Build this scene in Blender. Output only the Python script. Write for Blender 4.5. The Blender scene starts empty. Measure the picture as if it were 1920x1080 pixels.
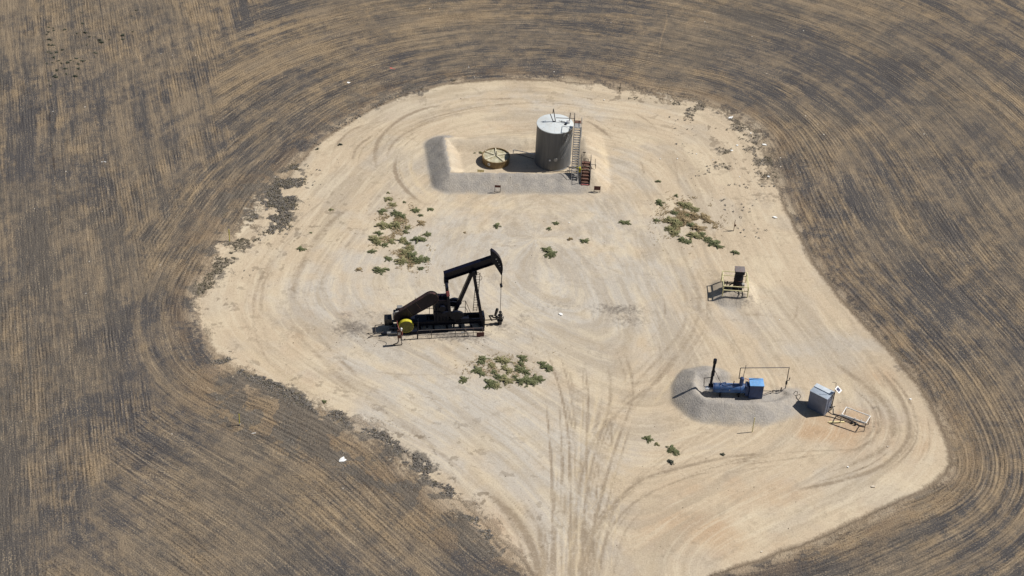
import bpy, bmesh, math, random
import numpy as np
from mathutils import Vector, Matrix
rnd = random.Random(7)
scn = bpy.context.scene
COL = scn.collection
R = math.radians

# ---------------------------------------------------------------- camera
CAM_H, DEP, FPX, ROLL = 96.0, 37.5, 3200.0, 3.2
CAM_Y = -CAM_H / math.tan(R(DEP))
cam = bpy.data.cameras.new('camera'); cam.sensor_width = 36; cam.lens = 36 * FPX / 1920
cam.clip_start = 1; cam.clip_end = 6000
co = bpy.data.objects.new('camera', cam); COL.objects.link(co)
co.matrix_world = Matrix.Translation((0, CAM_Y, CAM_H)) @ Matrix.Rotation(R(90 - DEP), 4, 'X') @ Matrix.Rotation(R(ROLL), 4, 'Z')
scn.camera = co

def G(px, py, z=0.0):
    """place seen at a pixel of the survey photo, on the level z -> map metres"""
    x = (px - 960) / FPX; y = -(py - 540) / FPX
    r = R(ROLL); x, y = x * math.cos(r) - y * math.sin(r), x * math.sin(r) + y * math.cos(r)
    a = R(90 - DEP)
    d = (x, y * math.cos(a) + math.sin(a), y * math.sin(a) - math.cos(a))
    t = (z - CAM_H) / d[2]
    return (d[0] * t, CAM_Y + d[1] * t)

# ---------------------------------------------------------------- light
SUN_EL, SUN_AZ = 51.0, 13.0          # azimuth measured from +X towards +Y
w = bpy.data.worlds.new('World'); scn.world = w; w.use_nodes = True
nt = w.node_tree; bg = nt.nodes['Background']
sky = nt.nodes.new('ShaderNodeTexSky'); sky.sky_type = 'NISHITA'; sky.sun_disc = False
sky.sun_elevation = R(SUN_EL); sky.sun_rotation = R(90 - SUN_AZ); sky.altitude = 300
nt.links.new(sky.outputs[0], bg.inputs[0]); bg.inputs[1].default_value = 0.05
sl = bpy.data.lights.new('sun', 'SUN'); sl.energy = 5.0; sl.angle = R(0.5); sl.color = (1, .955, .88)
so = bpy.data.objects.new('sun', sl); COL.objects.link(so)
sd_ = Vector((math.cos(R(SUN_AZ)) * math.cos(R(SUN_EL)), math.sin(R(SUN_AZ)) * math.cos(R(SUN_EL)), math.sin(R(SUN_EL))))
so.rotation_euler = sd_.to_track_quat('Z', 'Y').to_euler(); so.location = (30, 0, 60)
vs = scn.view_settings; vs.view_transform = 'Standard'; vs.look = 'None'; vs.gamma = 1; vs.exposure = 0.0
vs.use_curve_mapping = False

# ---------------------------------------------------------------- node helpers
class NB:
    def __init__(s, m): s.m = m; s.t = m.node_tree; s.n = s.t.nodes; s.l = s.t.links
    def put(s, sock, v):
        if isinstance(v, bpy.types.NodeSocket): s.l.new(v, sock)
        elif isinstance(v, (tuple, list)) and len(v) == 3 and len(sock.default_value) == 4: sock.default_value = (*v, 1)
        else: sock.default_value = v
    def math(s, op, a, b=0.0, c=0.0, clamp=False):
        n = s.n.new('ShaderNodeMath'); n.operation = op; n.use_clamp = clamp
        for i, v in enumerate((a, b, c)): s.put(n.inputs[i], v)
        return n.outputs[0]
    def add(s, a, b): return s.math('ADD', a, b)
    def mul(s, a, b): return s.math('MULTIPLY', a, b)
    def vmul(s, v, k):
        n = s.n.new('ShaderNodeVectorMath'); n.operation = 'MULTIPLY'; s.put(n.inputs[0], v); s.put(n.inputs[1], k); return n.outputs[0]
    def vadd(s, v, k):
        n = s.n.new('ShaderNodeVectorMath'); n.operation = 'ADD'; s.put(n.inputs[0], v); s.put(n.inputs[1], k); return n.outputs[0]
    def noise(s, vec, scale=1, detail=3, rough=.55, out=0, dist=0):
        n = s.n.new('ShaderNodeTexNoise'); s.put(n.inputs['Vector'], vec); n.inputs['Scale'].default_value = scale
        n.inputs['Detail'].default_value = detail; n.inputs['Roughness'].default_value = rough; n.inputs['Distortion'].default_value = dist
        return n.outputs[out]
    def sep(s, v):
        n = s.n.new('ShaderNodeSeparateXYZ'); s.put(n.inputs[0], v); return n.outputs
    def comb(s, x, y, z):
        n = s.n.new('ShaderNodeCombineXYZ')
        for i, v in enumerate((x, y, z)): s.put(n.inputs[i], v)
        return n.outputs[0]
    def map(s, v, a, b, c=0.0, d=1.0, smooth=True):
        n = s.n.new('ShaderNodeMapRange'); n.interpolation_type = 'SMOOTHSTEP' if smooth else 'LINEAR'
        for i, x in enumerate((v, a, b, c, d)): s.put(n.inputs[i], x)
        return n.outputs[0]
    def mix(s, f, a, b, blend='MIX'):
        n = s.n.new('ShaderNodeMix'); n.data_type = 'RGBA'; n.blend_type = blend; n.clamp_factor = True
        s.put(n.inputs[0], f); s.put(n.inputs[6], a); s.put(n.inputs[7], b); return n.outputs[2]
    def attr(s, name):
        n = s.n.new('ShaderNodeAttribute'); n.attribute_name = name; return n.outputs['Vector']
    def tex(s, which='Object'): return s.n.new('ShaderNodeTexCoord').outputs[which]
    def bsdf(s): return s.n['Principled BSDF']

def newmat(name):
    m = bpy.data.materials.new(name); m.use_nodes = True; return m, NB(m)

def paint(name, col, rough=.5, metal=0.0, var=.18, rust=0.0, rustcol=(.16, .06, .025), scale=2.5, dust=0.12):
    m, b = newmat(name); p = b.bsdf(); t = b.tex()
    n1 = b.noise(t, scale, 5, .6); n2 = b.noise(b.vmul(t, (1, 1, .25)), scale * 3, 4, .6)
    c = b.mix(b.map(n1, .3, .7), tuple(x * (1 - var) for x in col), tuple(min(1, x * (1 + var)) for x in col))
    if rust: c = b.mix(b.mul(b.map(b.add(b.mul(n1, .5), b.mul(n2, .5)), .62 - rust * .35, .72 - rust * .2), .9), c, rustcol)
    if dust:   # pale dust lying on upward faces
        nz = b.sep(b.n.new('ShaderNodeNewGeometry').outputs['Normal'])[2]
        c = b.mix(b.mul(b.map(nz, .5, 1), b.mul(b.map(n2, .35, .75), dust * 2)), c, (.42, .36, .27))
    b.put(p.inputs['Base Color'], c); p.inputs['Metallic'].default_value = metal
    b.put(p.inputs['Roughness'], b.map(n2, .2, .8, max(.1, rough - .12), min(1, rough + .15)))
    bp = b.n.new('ShaderNodeBump'); bp.inputs['Strength'].default_value = .25; bp.inputs['Distance'].default_value = .01
    b.put(bp.inputs['Height'], n2); b.l.new(bp.outputs[0], p.inputs['Normal'])
    return m

M = {}
M['black'] = paint('weathered_black_paint', (.004, .006, .015), .5, 0, .3, .04, (.03, .014, .012), dust=0)
M['blackbeam'] = paint('beam_black_paint', (.006, .006, .017), .34, 0, .3, .06, (.03, .015, .015), dust=0)
M['guard'] = paint('guard_paint', (.009, .006, .014), .42, 0, .3, .2, (.035, .013, .013), dust=0)
for k_ in ('black', 'blackbeam', 'guard'): M[k_].node_tree.nodes['Principled BSDF'].inputs['Specular IOR Level'].default_value = .22
M['pink'] = paint('faded_red_label', (.45, .12, .12), .6, 0, .15)
M['yellow'] = paint('yellow_paint', (.55, .50, .03), .5, 0, .15, .1, (.2, .12, .03), dust=.1)
M['paleyellow'] = paint('pale_yellow_paint', (.70, .64, .36), .55, 0, .12, .12, (.3, .18, .07))
M['steel'] = paint('grey_steel', (.30, .30, .30), .45, .4, .2, .1)
M['silver'] = paint('bare_aluminium', (.75, .76, .78), .4, .3, .1, 0)
M['galv'] = paint('galvanised_steel', (.36, .36, .36), .5, .25, .2, .08)
M['rail'] = paint('rail_paint', (.09, .078, .075), .55, .1, .3, .3, (.16, .08, .05))
M['rust'] = paint('rusty_iron', (.115, .045, .03), .8, 0, .35, .4, (.07, .03, .02), dust=.1)
M['redsign'] = paint('dark_red_sign', (.085, .02, .018), .6, 0, .25, .2)
M['blue'] = paint('blue_paint', (.04, .11, .28), .45, 0, .3, .15, (.06, .06, .08), dust=.22)
M['bluetop'] = paint('light_blue_paint', (.16, .38, .72), .45, 0, .15, 0, dust=.1)  # lighter blue for the cabinet lid and hood
M['darkblue'] = paint('dark_blue_paint', (.03, .06, .16), .42, 0, .2, .15, (.03, .03, .05), dust=.08)
M['shed'] = paint('grey_sheet_metal', (.155, .19, .28), .42, .25, .1, .04, dust=.03)
M['shedlid'] = paint('pale_sheet_metal', (.62, .68, .74), .4, .2, .1, .03, dust=.03)
M['white'] = paint('white_paint', (.8, .8, .8), .5, 0, .06, .05, (.4, .3, .22))
M['rackwhite'] = paint('chalky_white_pipe', (.74, .73, .71), .6, 0, .1, .15, (.4, .3, .22))
M['tanktop'] = paint('tank_roof_paint', (.60, .64, .655), .5, 0, .06, .03, (.5, .42, .28), dust=.14, scale=.8)
M['plastic'] = paint('litter_white', (.85, .85, .83), .6, 0, .04, dust=0)
M['littertan'] = paint('litter_tan', (.6, .52, .42), .7, 0, .1, dust=0)
M['litterred'] = paint('litter_red', (.5, .12, .1), .7, 0, .1, dust=0)
M['caplid'] = paint('brownish_cap', (.16, .14, .145), .6, 0, .2, .3, (.14, .06, .05))
M['spoke'] = paint('pale_fibreglass_rib', (.78, .72, .55), .6, 0, .1)
M['shadedyellow'] = paint('painted_shade_yellow', (.13, .125, .02), .6, 0, .3, .2, (.08, .07, .03))  # yellow darkened to paint in the shade on the wheel guard's front
M['shedroof'] = paint('blue_grey_roof_sheet', (.36, .42, .50), .45, .2, .1, .03, dust=.05)
M['guardrim'] = paint('guard_edge_rust_highlight', (.02, .012, .014), .45, 0, .3, .6, (.09, .035, .028), dust=.03)  # rust tone with the reddish highlight of the guard's edge painted in
M['wood'] = paint('pale_yellow_wood', (.70, .60, .32), .7, 0, .12)
M['oil'] = paint('oily_black', (.012, .012, .014), .3, 0, .3, 0, dust=0)
M['panel'] = paint('solar_cells', (.02, .03, .10), .15, 0, .1, dust=0)
M['rock'] = paint('clod', (.13, .10, .075), .95, 0, .3, dust=0)

# tank wall with vertical streaks and weld rings
m, b = newmat('tank_wall_paint'); t = b.tex(); s_ = b.sep(t)
st = b.noise(b.vmul(t, (3, 3, .15)), 1.5, 5, .6)
c = b.mix(b.map(st, .3, .72), (.105, .110, .118), (.150, .155, .163))
c = b.mix(b.mul(b.map(b.noise(t, 1.2, 5), .55, .75), .35), c, (.19, .17, .145))
rr = b.noise(b.vmul(t, (5, 5, .35)), 1.3, 4, .7); c = b.mix(b.mul(b.map(rr, .60, .72), b.mul(b.map(s_[2], 4.5, 1.5), .55)), c, (.13, .085, .055))
ring = b.math('ABSOLUTE', b.math('SUBTRACT', b.math('FRACT', b.math('DIVIDE', s_[2], 1.52)), .5))
c = b.mix(b.mul(b.map(ring, .49, .5), .5), c, (.14, .135, .125))
b.put(b.bsdf().inputs['Base Color'], c); b.bsdf().inputs['Roughness'].default_value = .5
M['tank'] = m
# fibreglass pit tank
m, b = newmat('brown_fibreglass'); t = b.tex()
c = b.mix(b.map(b.noise(b.vmul(t, (4, 4, .6)), 2, 5, .6), .3, .7), (.13, .085, .035), (.24, .165, .075))
b.put(b.bsdf().inputs['Base Color'], c); b.bsdf().inputs['Roughness'].default_value = .45; M['pit'] = m
m, b = newmat('stained_fibreglass_lid'); t = b.tex()
c = b.mix(b.map(b.noise(t, 2.2, 6, .65), .32, .66), (.30, .275, .17), (.55, .51, .38))
c = b.mix(b.map(b.noise(b.vadd(t, (7, 3, 0)), 1.1, 5, .6), .54, .72), c, (.36, .28, .15))
b.put(b.bsdf().inputs['Base Color'], c); b.bsdf().inputs['Roughness'].default_value = .6; M['pitlid'] = m

def leafmat(name, c1, c2, c3):
    m, b = newmat(name); t = b.tex(); oi = b.n.new('ShaderNodeObjectInfo').outputs['Random']
    n = b.noise(t, 2.2, 4, .6)
    f = b.noise(t, 14, 2, .6)
    c = b.mix(b.map(n, .35, .65), c1, c2); c = b.mix(b.mul(b.map(f, .5, .75), b.map(oi, 0, 1, .2, .9)), c, c3)
    b.put(b.bsdf().inputs['Base Color'], c); b.bsdf().inputs['Roughness'].default_value = .75
    return m
M['green'] = leafmat('green_weed_leaves', (.095, .115, .045), (.16, .17, .075), (.27, .24, .12))
M['ygreen'] = leafmat('yellowing_weed_leaves', (.16, .165, .065), (.29, .26, .13), (.42, .35, .21))
M['dryweed'] = leafmat('dry_weed_leaves', (.27, .20, .10), (.38, .29, .17), (.18, .15, .07))
M['darkweed'] = leafmat('dark_weed_leaves', (.03, .04, .025), (.055, .06, .04), (.08, .075, .05))
M['brush'] = leafmat('dead_brush', (.125, .112, .10), (.19, .170, .148), (.28, .24, .19))
M['brushg'] = leafmat('olive_brush', (.115, .10, .066), (.18, .15, .10), (.25, .20, .13))

# ---------------------------------------------------------------- mesh builder
class MB:
    def __init__(s): s.v = []; s.f = []
    def addmesh(s, vs, fs):
        o = len(s.v); s.v += [tuple(v) for v in vs]; s.f += [tuple(i + o for i in f) for f in fs]; return s
    def box(s, x0, x1, y0, y1, z0, z1):
        vs = [(x, y, z) for z in (z0, z1) for y in (y0, y1) for x in (x0, x1)]
        return s.addmesh(vs, [(0, 2, 3, 1), (4, 5, 7, 6), (0, 1, 5, 4), (2, 6, 7, 3), (0, 4, 6, 2), (1, 3, 7, 5)])
    def bbox(s, x0, x1, y0, y1, z0, z1, r=.02):   # box with chamfered edges
        bm = bmesh.new(); bmesh.ops.create_cube(bm, size=1)
        for v in bm.verts: v.co = Vector(((x0 + x1) / 2 + v.co.x * (x1 - x0), (y0 + y1) / 2 + v.co.y * (y1 - y0), (z0 + z1) / 2 + v.co.z * (z1 - z0)))
        bmesh.ops.bevel(bm, geom=bm.edges[:], offset=r, segments=2, affect='EDGES', profile=.7)
        bm.verts.index_update(); s.addmesh([v.co[:] for v in bm.verts], [[v.index for v in f.verts] for f in bm.faces]); bm.free(); return s
    def cyl(s, a, b, r, r2=None, n=10, caps=True):
        a = Vector(a); b = Vector(b); r2 = r if r2 is None else r2
        d = (b - a).normalized(); u = d.orthogonal().normalized(); w_ = d.cross(u)
        vs = []
        for p, rr in ((a, r), (b, r2)):
            for i in range(n):
                t = 2 * math.pi * i / n; vs.append(p + u * math.cos(t) * rr + w_ * math.sin(t) * rr)
        fs = [(i, (i + 1) % n, n + (i + 1) % n, n + i) for i in range(n)]
        if caps: fs += [tuple(range(n))[::-1], tuple(range(n, 2 * n))]
        return s.addmesh(vs, fs)
    def tube(s, pts, r, n=8):
        for a, b in zip(pts[:-1], pts[1:]): s.cyl(a, b, r, n=n)
        for p in pts[1:-1]: s.ball(p, r * 1.12)
        return s
    def ball(s, c, r, sz=1.0, n=8, k=5):
        vs = [(c[0], c[1], c[2] + r * sz)]
        for j in range(1, k):
            ph = math.pi * j / k
            for i in range(n):
                t = 2 * math.pi * i / n
                vs.append((c[0] + r * math.sin(ph) * math.cos(t), c[1] + r * math.sin(ph) * math.sin(t), c[2] + r * sz * math.cos(ph)))
        vs.append((c[0], c[1], c[2] - r * sz)); L = len(vs) - 1
        fs = [(0, 1 + i, 1 + (i + 1) % n) for i in range(n)]
        for j in range(k - 2):
            for i in range(n): fs.append((1 + j * n + i, 1 + (j + 1) * n + i, 1 + (j + 1) * n + (i + 1) % n, 1 + j * n + (i + 1) % n))
        fs += [(L, 1 + (k - 2) * n + (i + 1) % n, 1 + (k - 2) * n + i) for i in range(n)]
        return s.addmesh(vs, fs)
    def lathe(s, prof, n=32, c=(0, 0, 0), axis='z', caps=True):
        vs = []
        for r, h in prof:
            for i in range(n):
                t = 2 * math.pi * i / n; x, y = r * math.cos(t), r * math.sin(t)
                vs.append({'z': (c[0] + x, c[1] + y, c[2] + h), 'y': (c[0] + x, c[1] + h, c[2] + y), 'x': (c[0] + h, c[1] + x, c[2] + y)}[axis])
        fs = []
        for j in range(len(prof) - 1):
            for i in range(n): fs.append((j * n + i, j * n + (i + 1) % n, (j + 1) * n + (i + 1) % n, (j + 1) * n + i))
        if prof[0] == prof[-1] or not caps: return s.addmesh(vs, fs)
        if prof[0][0] > 1e-4: fs.append(tuple(range(n))[::-1])
        if prof[-1][0] > 1e-4: fs.append(tuple(range((len(prof) - 1) * n, len(prof) * n)))
        return s.addmesh(vs, fs)
    def prism(s, poly, y0, y1):      # polygon in local x-z, thickness along y
        n = len(poly); vs = [(x, y0, z) for x, z in poly] + [(x, y1, z) for x, z in poly]
        return s.addmesh(vs, [tuple(range(n)), tuple(range(2 * n - 1, n - 1, -1))] + [(i, (i + 1) % n, n + (i + 1) % n, n + i)[::-1] for i in range(n)])
    def beam(s, a, b, wd, ht, up=(0, 0, 1)):   # rectangular bar between two points
        a = Vector(a); b = Vector(b); d = (b - a).normalized(); u = Vector(up)
        sd = d.cross(u)
        if sd.length < 1e-3: sd = d.orthogonal()
        sd.normalize(); u = sd.cross(d)
        vs = [p + sd * sx * wd / 2 + u * sz * ht / 2 for p in (a, b) for sx, sz in ((-1, -1), (1, -1), (1, 1), (-1, 1))]
        return s.addmesh(vs, [(0, 1, 2, 3), (7, 6, 5, 4), (0, 4, 5, 1), (1, 5, 6, 2), (2, 6, 7, 3), (3, 7, 4, 0)])
    def build(s, name, mat, parent=None, smooth=True):
        me = bpy.data.meshes.new(name); me.from_pydata(s.v, [], s.f); me.update()
        bm = bmesh.new(); bm.from_mesh(me); bmesh.ops.recalc_face_normals(bm, faces=bm.faces)
        for e in bm.edges:
            if len(e.link_faces) == 2: e.smooth = e.calc_face_angle(0) < R(38)
        for f in bm.faces: f.smooth = smooth
        bm.to_mesh(me); bm.free()
        me.materials.append(M[mat] if isinstance(mat, str) else mat)
        o = bpy.data.objects.new(name, me); COL.objects.link(o)
        if parent: o.parent = parent
        return o

def tag(o, label, cat=None, group=None):
    o['label'] = label
    if cat: o['category'] = cat
    if group: o['group'] = group
    return o
def thing(name, label, cat, loc, head=0, group=None):
    o = bpy.data.objects.new(name, None); COL.objects.link(o); o.empty_display_size = .3
    o.location = loc; o.rotation_euler = (0, 0, R(head)); return tag(o, label, cat, group)

# ---------------------------------------------------------------- the ground
PAD = [(1000,1080),(975,1045),(945,1020),(900,975),(870,945),(825,905),(800,885),(745,835),(690,802),(640,780),(580,755),(520,725),(470,700),(430,680),(400,655),(385,620),(376,580),(380,545),(400,505),(440,455),(480,410),(515,360),(550,322),(590,275),(640,237),(700,203),(760,178),(830,160),(900,152),(1000,150),(1090,157),(1170,172),(1250,186),(1320,198),(1385,228),(1425,265),(1440,310),(1455,350),(1478,400),(1500,445),(1530,500),(1560,540),(1603,590),(1650,640),(1690,685),(1730,735),(1758,785),(1776,830),(1780,870),(1760,900),(1700,933),(1620,970),(1540,1008),(1460,1038),(1390,1062),(1330,1080)]
def cat_rom(P, step=.6):
    P = np.array(P, float); Q = np.vstack([2 * P[0] - P[1], P, 2 * P[-1] - P[-2]]); out = []
    for i in range(1, len(Q) - 2):
        L = np.linalg.norm(Q[i + 1] - Q[i]); n = max(2, int(L / step))
        t = np.linspace(0, 1, n, endpoint=False)[:, None]
        a, b_, c_, d = Q[i - 1], Q[i], Q[i + 1], Q[i + 2]
        out.append(.5 * ((2 * b_) + (-a + c_) * t + (2 * a - 5 * b_ + 4 * c_ - d) * t ** 2 + (-a + 3 * b_ - 3 * c_ + d) * t ** 3))
    return np.vstack(out + [P[-1:]])
padw = [G(*p) for p in PAD]
pad_poly = np.vstack([cat_rom(padw, 1.0), [[13.5, -42], [10.5, -52], [9, -75], [8, -400]], [[1.5, -400], [2.0, -75], [2.5, -52], [2.6, -42]]])

def seg_dist(X, Y, P, closed=False):
    """distance to a polyline, computed only near it"""
    P = np.asarray(P, float); D = np.full(X.shape, 1e9, np.float32)
    Q = np.vstack([P, P[:1]]) if closed else P
    for (ax, ay), (bx, by) in zip(Q[:-1], Q[1:]):
        dx, dy = bx - ax, by - ay; L = dx * dx + dy * dy + 1e-9
        t = np.clip(((X - ax) * dx + (Y - ay) * dy) / L, 0, 1)
        np.minimum(D, (X - ax - t * dx) ** 2 + (Y - ay - t * dy) ** 2, out=D)
    return np.sqrt(D)
def inside(X, Y, P):
    I = np.zeros(X.shape, bool); Q = np.asarray(P, float)
    for (ax, ay), (bx, by) in zip(Q, np.roll(Q, -1, 0)):
        if ay == by: continue
        c_ = ((ay > Y) != (by > Y)) & (X < (bx - ax) * (Y - ay) / (by - ay) + ax)
        I ^= c_
    return I
def vnoise(X, Y, scale, seed=0, octaves=4):
    out = np.zeros(np.shape(X)); amp = 1; tot = 0; rs = np.random.RandomState(seed); T = rs.rand(256, 256)
    for o in range(octaves):
        x = np.asarray(X) / scale * 2 ** o + 37.3 * o; y = np.asarray(Y) / scale * 2 ** o + 11.1 * o
        xi = np.floor(x).astype(int); yi = np.floor(y).astype(int); fx = x - xi; fy = y - yi
        fx = fx * fx * (3 - 2 * fx); fy = fy * fy * (3 - 2 * fy)
        g = lambda i, j: T[(xi + i) % 256, (yi + j) % 256]
        out += amp * ((g(0, 0) * (1 - fx) + g(1, 0) * fx) * (1 - fy) + (g(0, 1) * (1 - fx) + g(1, 1) * fx) * fy); tot += amp; amp *= .55
    return out / tot

# berms: crest lines (map metres), heights
TB = [G(834,256,1.2), G(846,321,1.25), G(1000,322,1.25), G(1110,325,1.1), G(1099,250,1.0)]
SB = [G(1330,698,.8), G(1308,702,.85), G(1300,715,.9), G(1302,735,.95), G(1322,750,.95), G(1380,756,.95), G(1430,758,.8), G(1465,756,.4), G(1490,750,.1)]
SBB = [G(1330,698,.8), G(1380,702,.6), G(1430,710,.45), G(1456,722,.25)]
TREAT_C = (20.6, 1.05)
def smoothprof(t):   # t = 1 at the crest, 0 at the foot
    t = np.clip(t, 0, 1); return np.where(t > .9, 1 - (1 - t) ** 2 * 5, t / .9 * .95) * (1 - np.exp(-t * 16) * (1 - t))
def height(X, Y, fine=True):
    X = np.asarray(X, float); Y = np.asarray(Y, float)
    Z = (vnoise(X, Y, 9, 3, 2) - .5) * .10
    far = np.hypot(X, Y - 5)
    Z = Z + (vnoise(X, Y, 160, 5, 3) - .5) * np.clip((far - 90) / 200, 0, 1) * 6
    wob = (vnoise(X, Y, 1.6, 8, 3) - .5) * .22 if fine else 0
    # tank berm
    sel = (X > -16) & (X < 16) & (Y > 8) & (Y < 34)
    if sel.any():
        d = seg_dist(X[sel], Y[sel], TB, True); ins = inside(X[sel], Y[sel], TB)
        d = d + (wob[sel] if fine else 0)
        wi = np.where(ins, 1.3, 1.95); h = 1.1 - .25 * np.clip((X[sel] - 4) / 4, 0, 1) * (Y[sel] > 18.6) - .35 * np.clip((Y[sel] - 21) / 3, 0, 1) * np.clip((X[sel] + 7.5) / 2, 0, 1)
        zz = np.maximum(h * smoothprof(1 - (np.maximum(d - .12, 0)) / wi), 0)
        # the back and right outer slopes run out gently
        Z[sel] += zz
    sel = (X > 9) & (X < 30) & (Y > -22) & (Y < -4)
    if sel.any():
        x, y = X[sel], Y[sel]; d = seg_dist(x, y, SB) + (wob[sel] if fine else 0); d2 = seg_dist(x, y, SBB) + (wob[sel] if fine else 0)
        poly = SB + SBB[::-1]; ins = inside(x, y, poly)
        fade = 1 - np.clip((x - 21.0) / 5.2, 0, 1) ** 1.2 * .97
        z1 = .98 * smoothprof(1 - np.maximum(d - .1, 0) / np.where(ins, .95, 1.8)) * fade
        z2 = .6 * smoothprof(1 - np.maximum(d2 - .1, 0) / np.where(ins, 1.0, 1.6)) * np.clip(1.1 - np.clip((x - 18) / 6.5, 0, 1) * .9, 0, 1)
        fl = .3 * ins * np.clip((24 - x) / 2, 0, 1)
        Z[sel] += np.maximum(np.maximum(z1, z2), fl)
    for (cx, cy), rx, ry, h in ((TREAT_C, 1.5, 1.5, .6), ((-7, -6.6), 6.2, 1.9, .18)):
        dd = np.maximum(np.hypot(np.maximum(np.abs(X - cx) - rx * .55, 0), np.maximum(np.abs(Y - cy) - ry * .55, 0)) + (wob if fine else 0), 0)
        Z = Z + h * smoothprof(1 - np.maximum(dd, 0) / (1.35 if h > .3 else 1.6))
    if fine:
        bm_ = np.clip((Z - .25) / .5, 0, 1)
        if bm_.any(): Z = Z + bm_ * (vnoise(X, Y, .9, 17, 3) - .5) * .16
    return Z
def gz(x, y):
    return float(height(np.array([x]), np.array([y]))[0])
def GG(px, py, up=0.0):
    """pixel -> point standing on the ground there"""
    z = 0.0
    for _ in range(4): x, y = G(px, py, z); z = gz(x, y)
    return (x, y, z + up)

def axis(a0, a1, step, far):
    core = np.arange(a0, a1 + step / 2, step); out = [a1]; s = step
    up = []
    x = core[-1]
    while x < far: s *= 1.28; x += s; up.append(x)
    s = step; x = core[0]; dn = []
    while x > -far: s *= 1.28; x -= s; dn.append(x)
    return np.concatenate([dn[::-1], core, up])
xs = axis(-64, 66, .16, 2600); ys = axis(-42, 67, .16, 2600)
X, Y = np.meshgrid(xs, ys); NX, NY = len(xs), len(ys)
Xf, Yf = X.ravel(), Y.ravel()
Z = height(Xf, Yf)
# --- signed distance from the pad edge, and a softened one whose level lines the tractor follows
poly = pad_poly
sd = seg_dist(Xf, Yf, poly, True); ins = inside(Xf, Yf, poly); sd = np.where(ins, -sd, sd)
pp = cat_rom([G(*p) for p in PAD], 1.2)[::1]
acc = np.zeros(Xf.shape, np.float32); k = 3.0
for (ax, ay) in pp:
    acc += np.exp(-np.minimum(np.hypot(Xf - ax, Yf - ay), 150).astype(np.float32) / k)
ringd = -k * np.log(acc + 1e-24); ringd = np.where(ringd > 60, np.hypot(Xf, Yf), ringd)
ringd = np.where(ins, -ringd, ringd)
th = np.arctan2(Yf - 8, Xf - 2)
# soil level: pad is scraped a little below the field on the right-hand edge
Z += np.clip(sd / 1.2, 0, 1) * .10
# furrows as real relief
rowamp = np.clip((sd - .3) / 1.0, 0, 1) * np.clip(1 - (np.hypot(Xf, Yf) - 90) / 40, 0, 1)
Z += rowamp * (vnoise(Xf, Yf, .7, 21, 2) - .5) * .07
Z += np.clip(-sd / 1.0, 0, 1) * (vnoise(Xf, Yf, .6, 22, 2) - .5) * .025

def sdist(x, y, P):
    """signed distance from a polyline and arc length of the foot point"""
    D = np.full(x.shape, 1e9); S = np.zeros(x.shape); A = np.zeros(x.shape); l = 0.0
    for (ax, ay), (bx, by) in zip(P[:-1], P[1:]):
        dx, dy = bx - ax, by - ay; L2 = dx * dx + dy * dy + 1e-9; L = math.sqrt(L2)
        t = np.clip(((x - ax) * dx + (y - ay) * dy) / L2, 0, 1); ex, ey = x - ax - t * dx, y - ay - t * dy; d = ex * ex + ey * ey
        m_ = d < D; D = np.where(m_, d, D); S = np.where(m_, np.sign(dx * ey - dy * ex), S); A = np.where(m_, l + t * L, A); l += L
    return np.sqrt(D) * S, A, l
def track_field(lines, extra=0, seed=1, spread=1.3, gain=1.0, wmul=1.0):
    T = np.zeros(Xf.shape, np.float32); T2 = np.zeros(Xf.shape, np.float32); rs = np.random.RandomState(seed)
    for pts, wd, st in lines:
        if pts[-1][1] >= 985 and 950 < pts[-1][0] < 1150:
            (ax, ay), (bx, by) = pts[-2], pts[-1]; pts = pts + [(bx + (bx - ax) / max(1, by - ay) * (1240 - by) * .4, 1240)]
        P = cat_rom([G(*p) for p in pts], 1.0)
        mg = 2.6 if extra else 1.5; lo = P.min(0) - mg; hi = P.max(0) + mg
        sel = np.where((Xf > lo[0]) & (Xf < hi[0]) & (Yf > lo[1]) & (Yf < hi[1]))[0]
        d, A, L = sdist(Xf[sel], Yf[sel], P); nz = vnoise(Xf[sel], Yf[sel], 2.0, 31, 3); nf = vnoise(Xf[sel], Yf[sel], .5, 33, 2)
        fade = np.clip(np.minimum(A, L - A) / min(4.0, L * .35), 0, 1)
        v = gain * st * np.exp(-(d / (wd * wmul)) ** 2 * 1.6) * fade * (.35 + .7 * nz + .5 * (nf - .5))
        T[sel] = np.maximum(T[sel], v)
        for _ in range(extra):
            off = rs.normal(0, spread * .6); w_ = rs.uniform(.09, .17); k_ = rs.uniform(.25, .7) * min(1, st * 1.5); s0 = rs.uniform(-.2, .6) * L; s1 = s0 + rs.uniform(.35, .9) * L; ph = rs.uniform(0, 6.28)
            dd = d - off - .35 * np.sin(A / 9 + ph) - .02 * (A - L / 2) * rs.uniform(-1, 1)
            f = np.clip(np.minimum(A - s0, s1 - A) / 3, 0, 1) * fade
            v = gain * k_ * np.exp(-(dd / w_) ** 2 * 1.6) * f * (.3 + .8 * nz)
            q = T if rs.rand() < .55 else T2
            q[sel] = np.maximum(q[sel], v)
    return (T, T2) if extra else T
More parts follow.
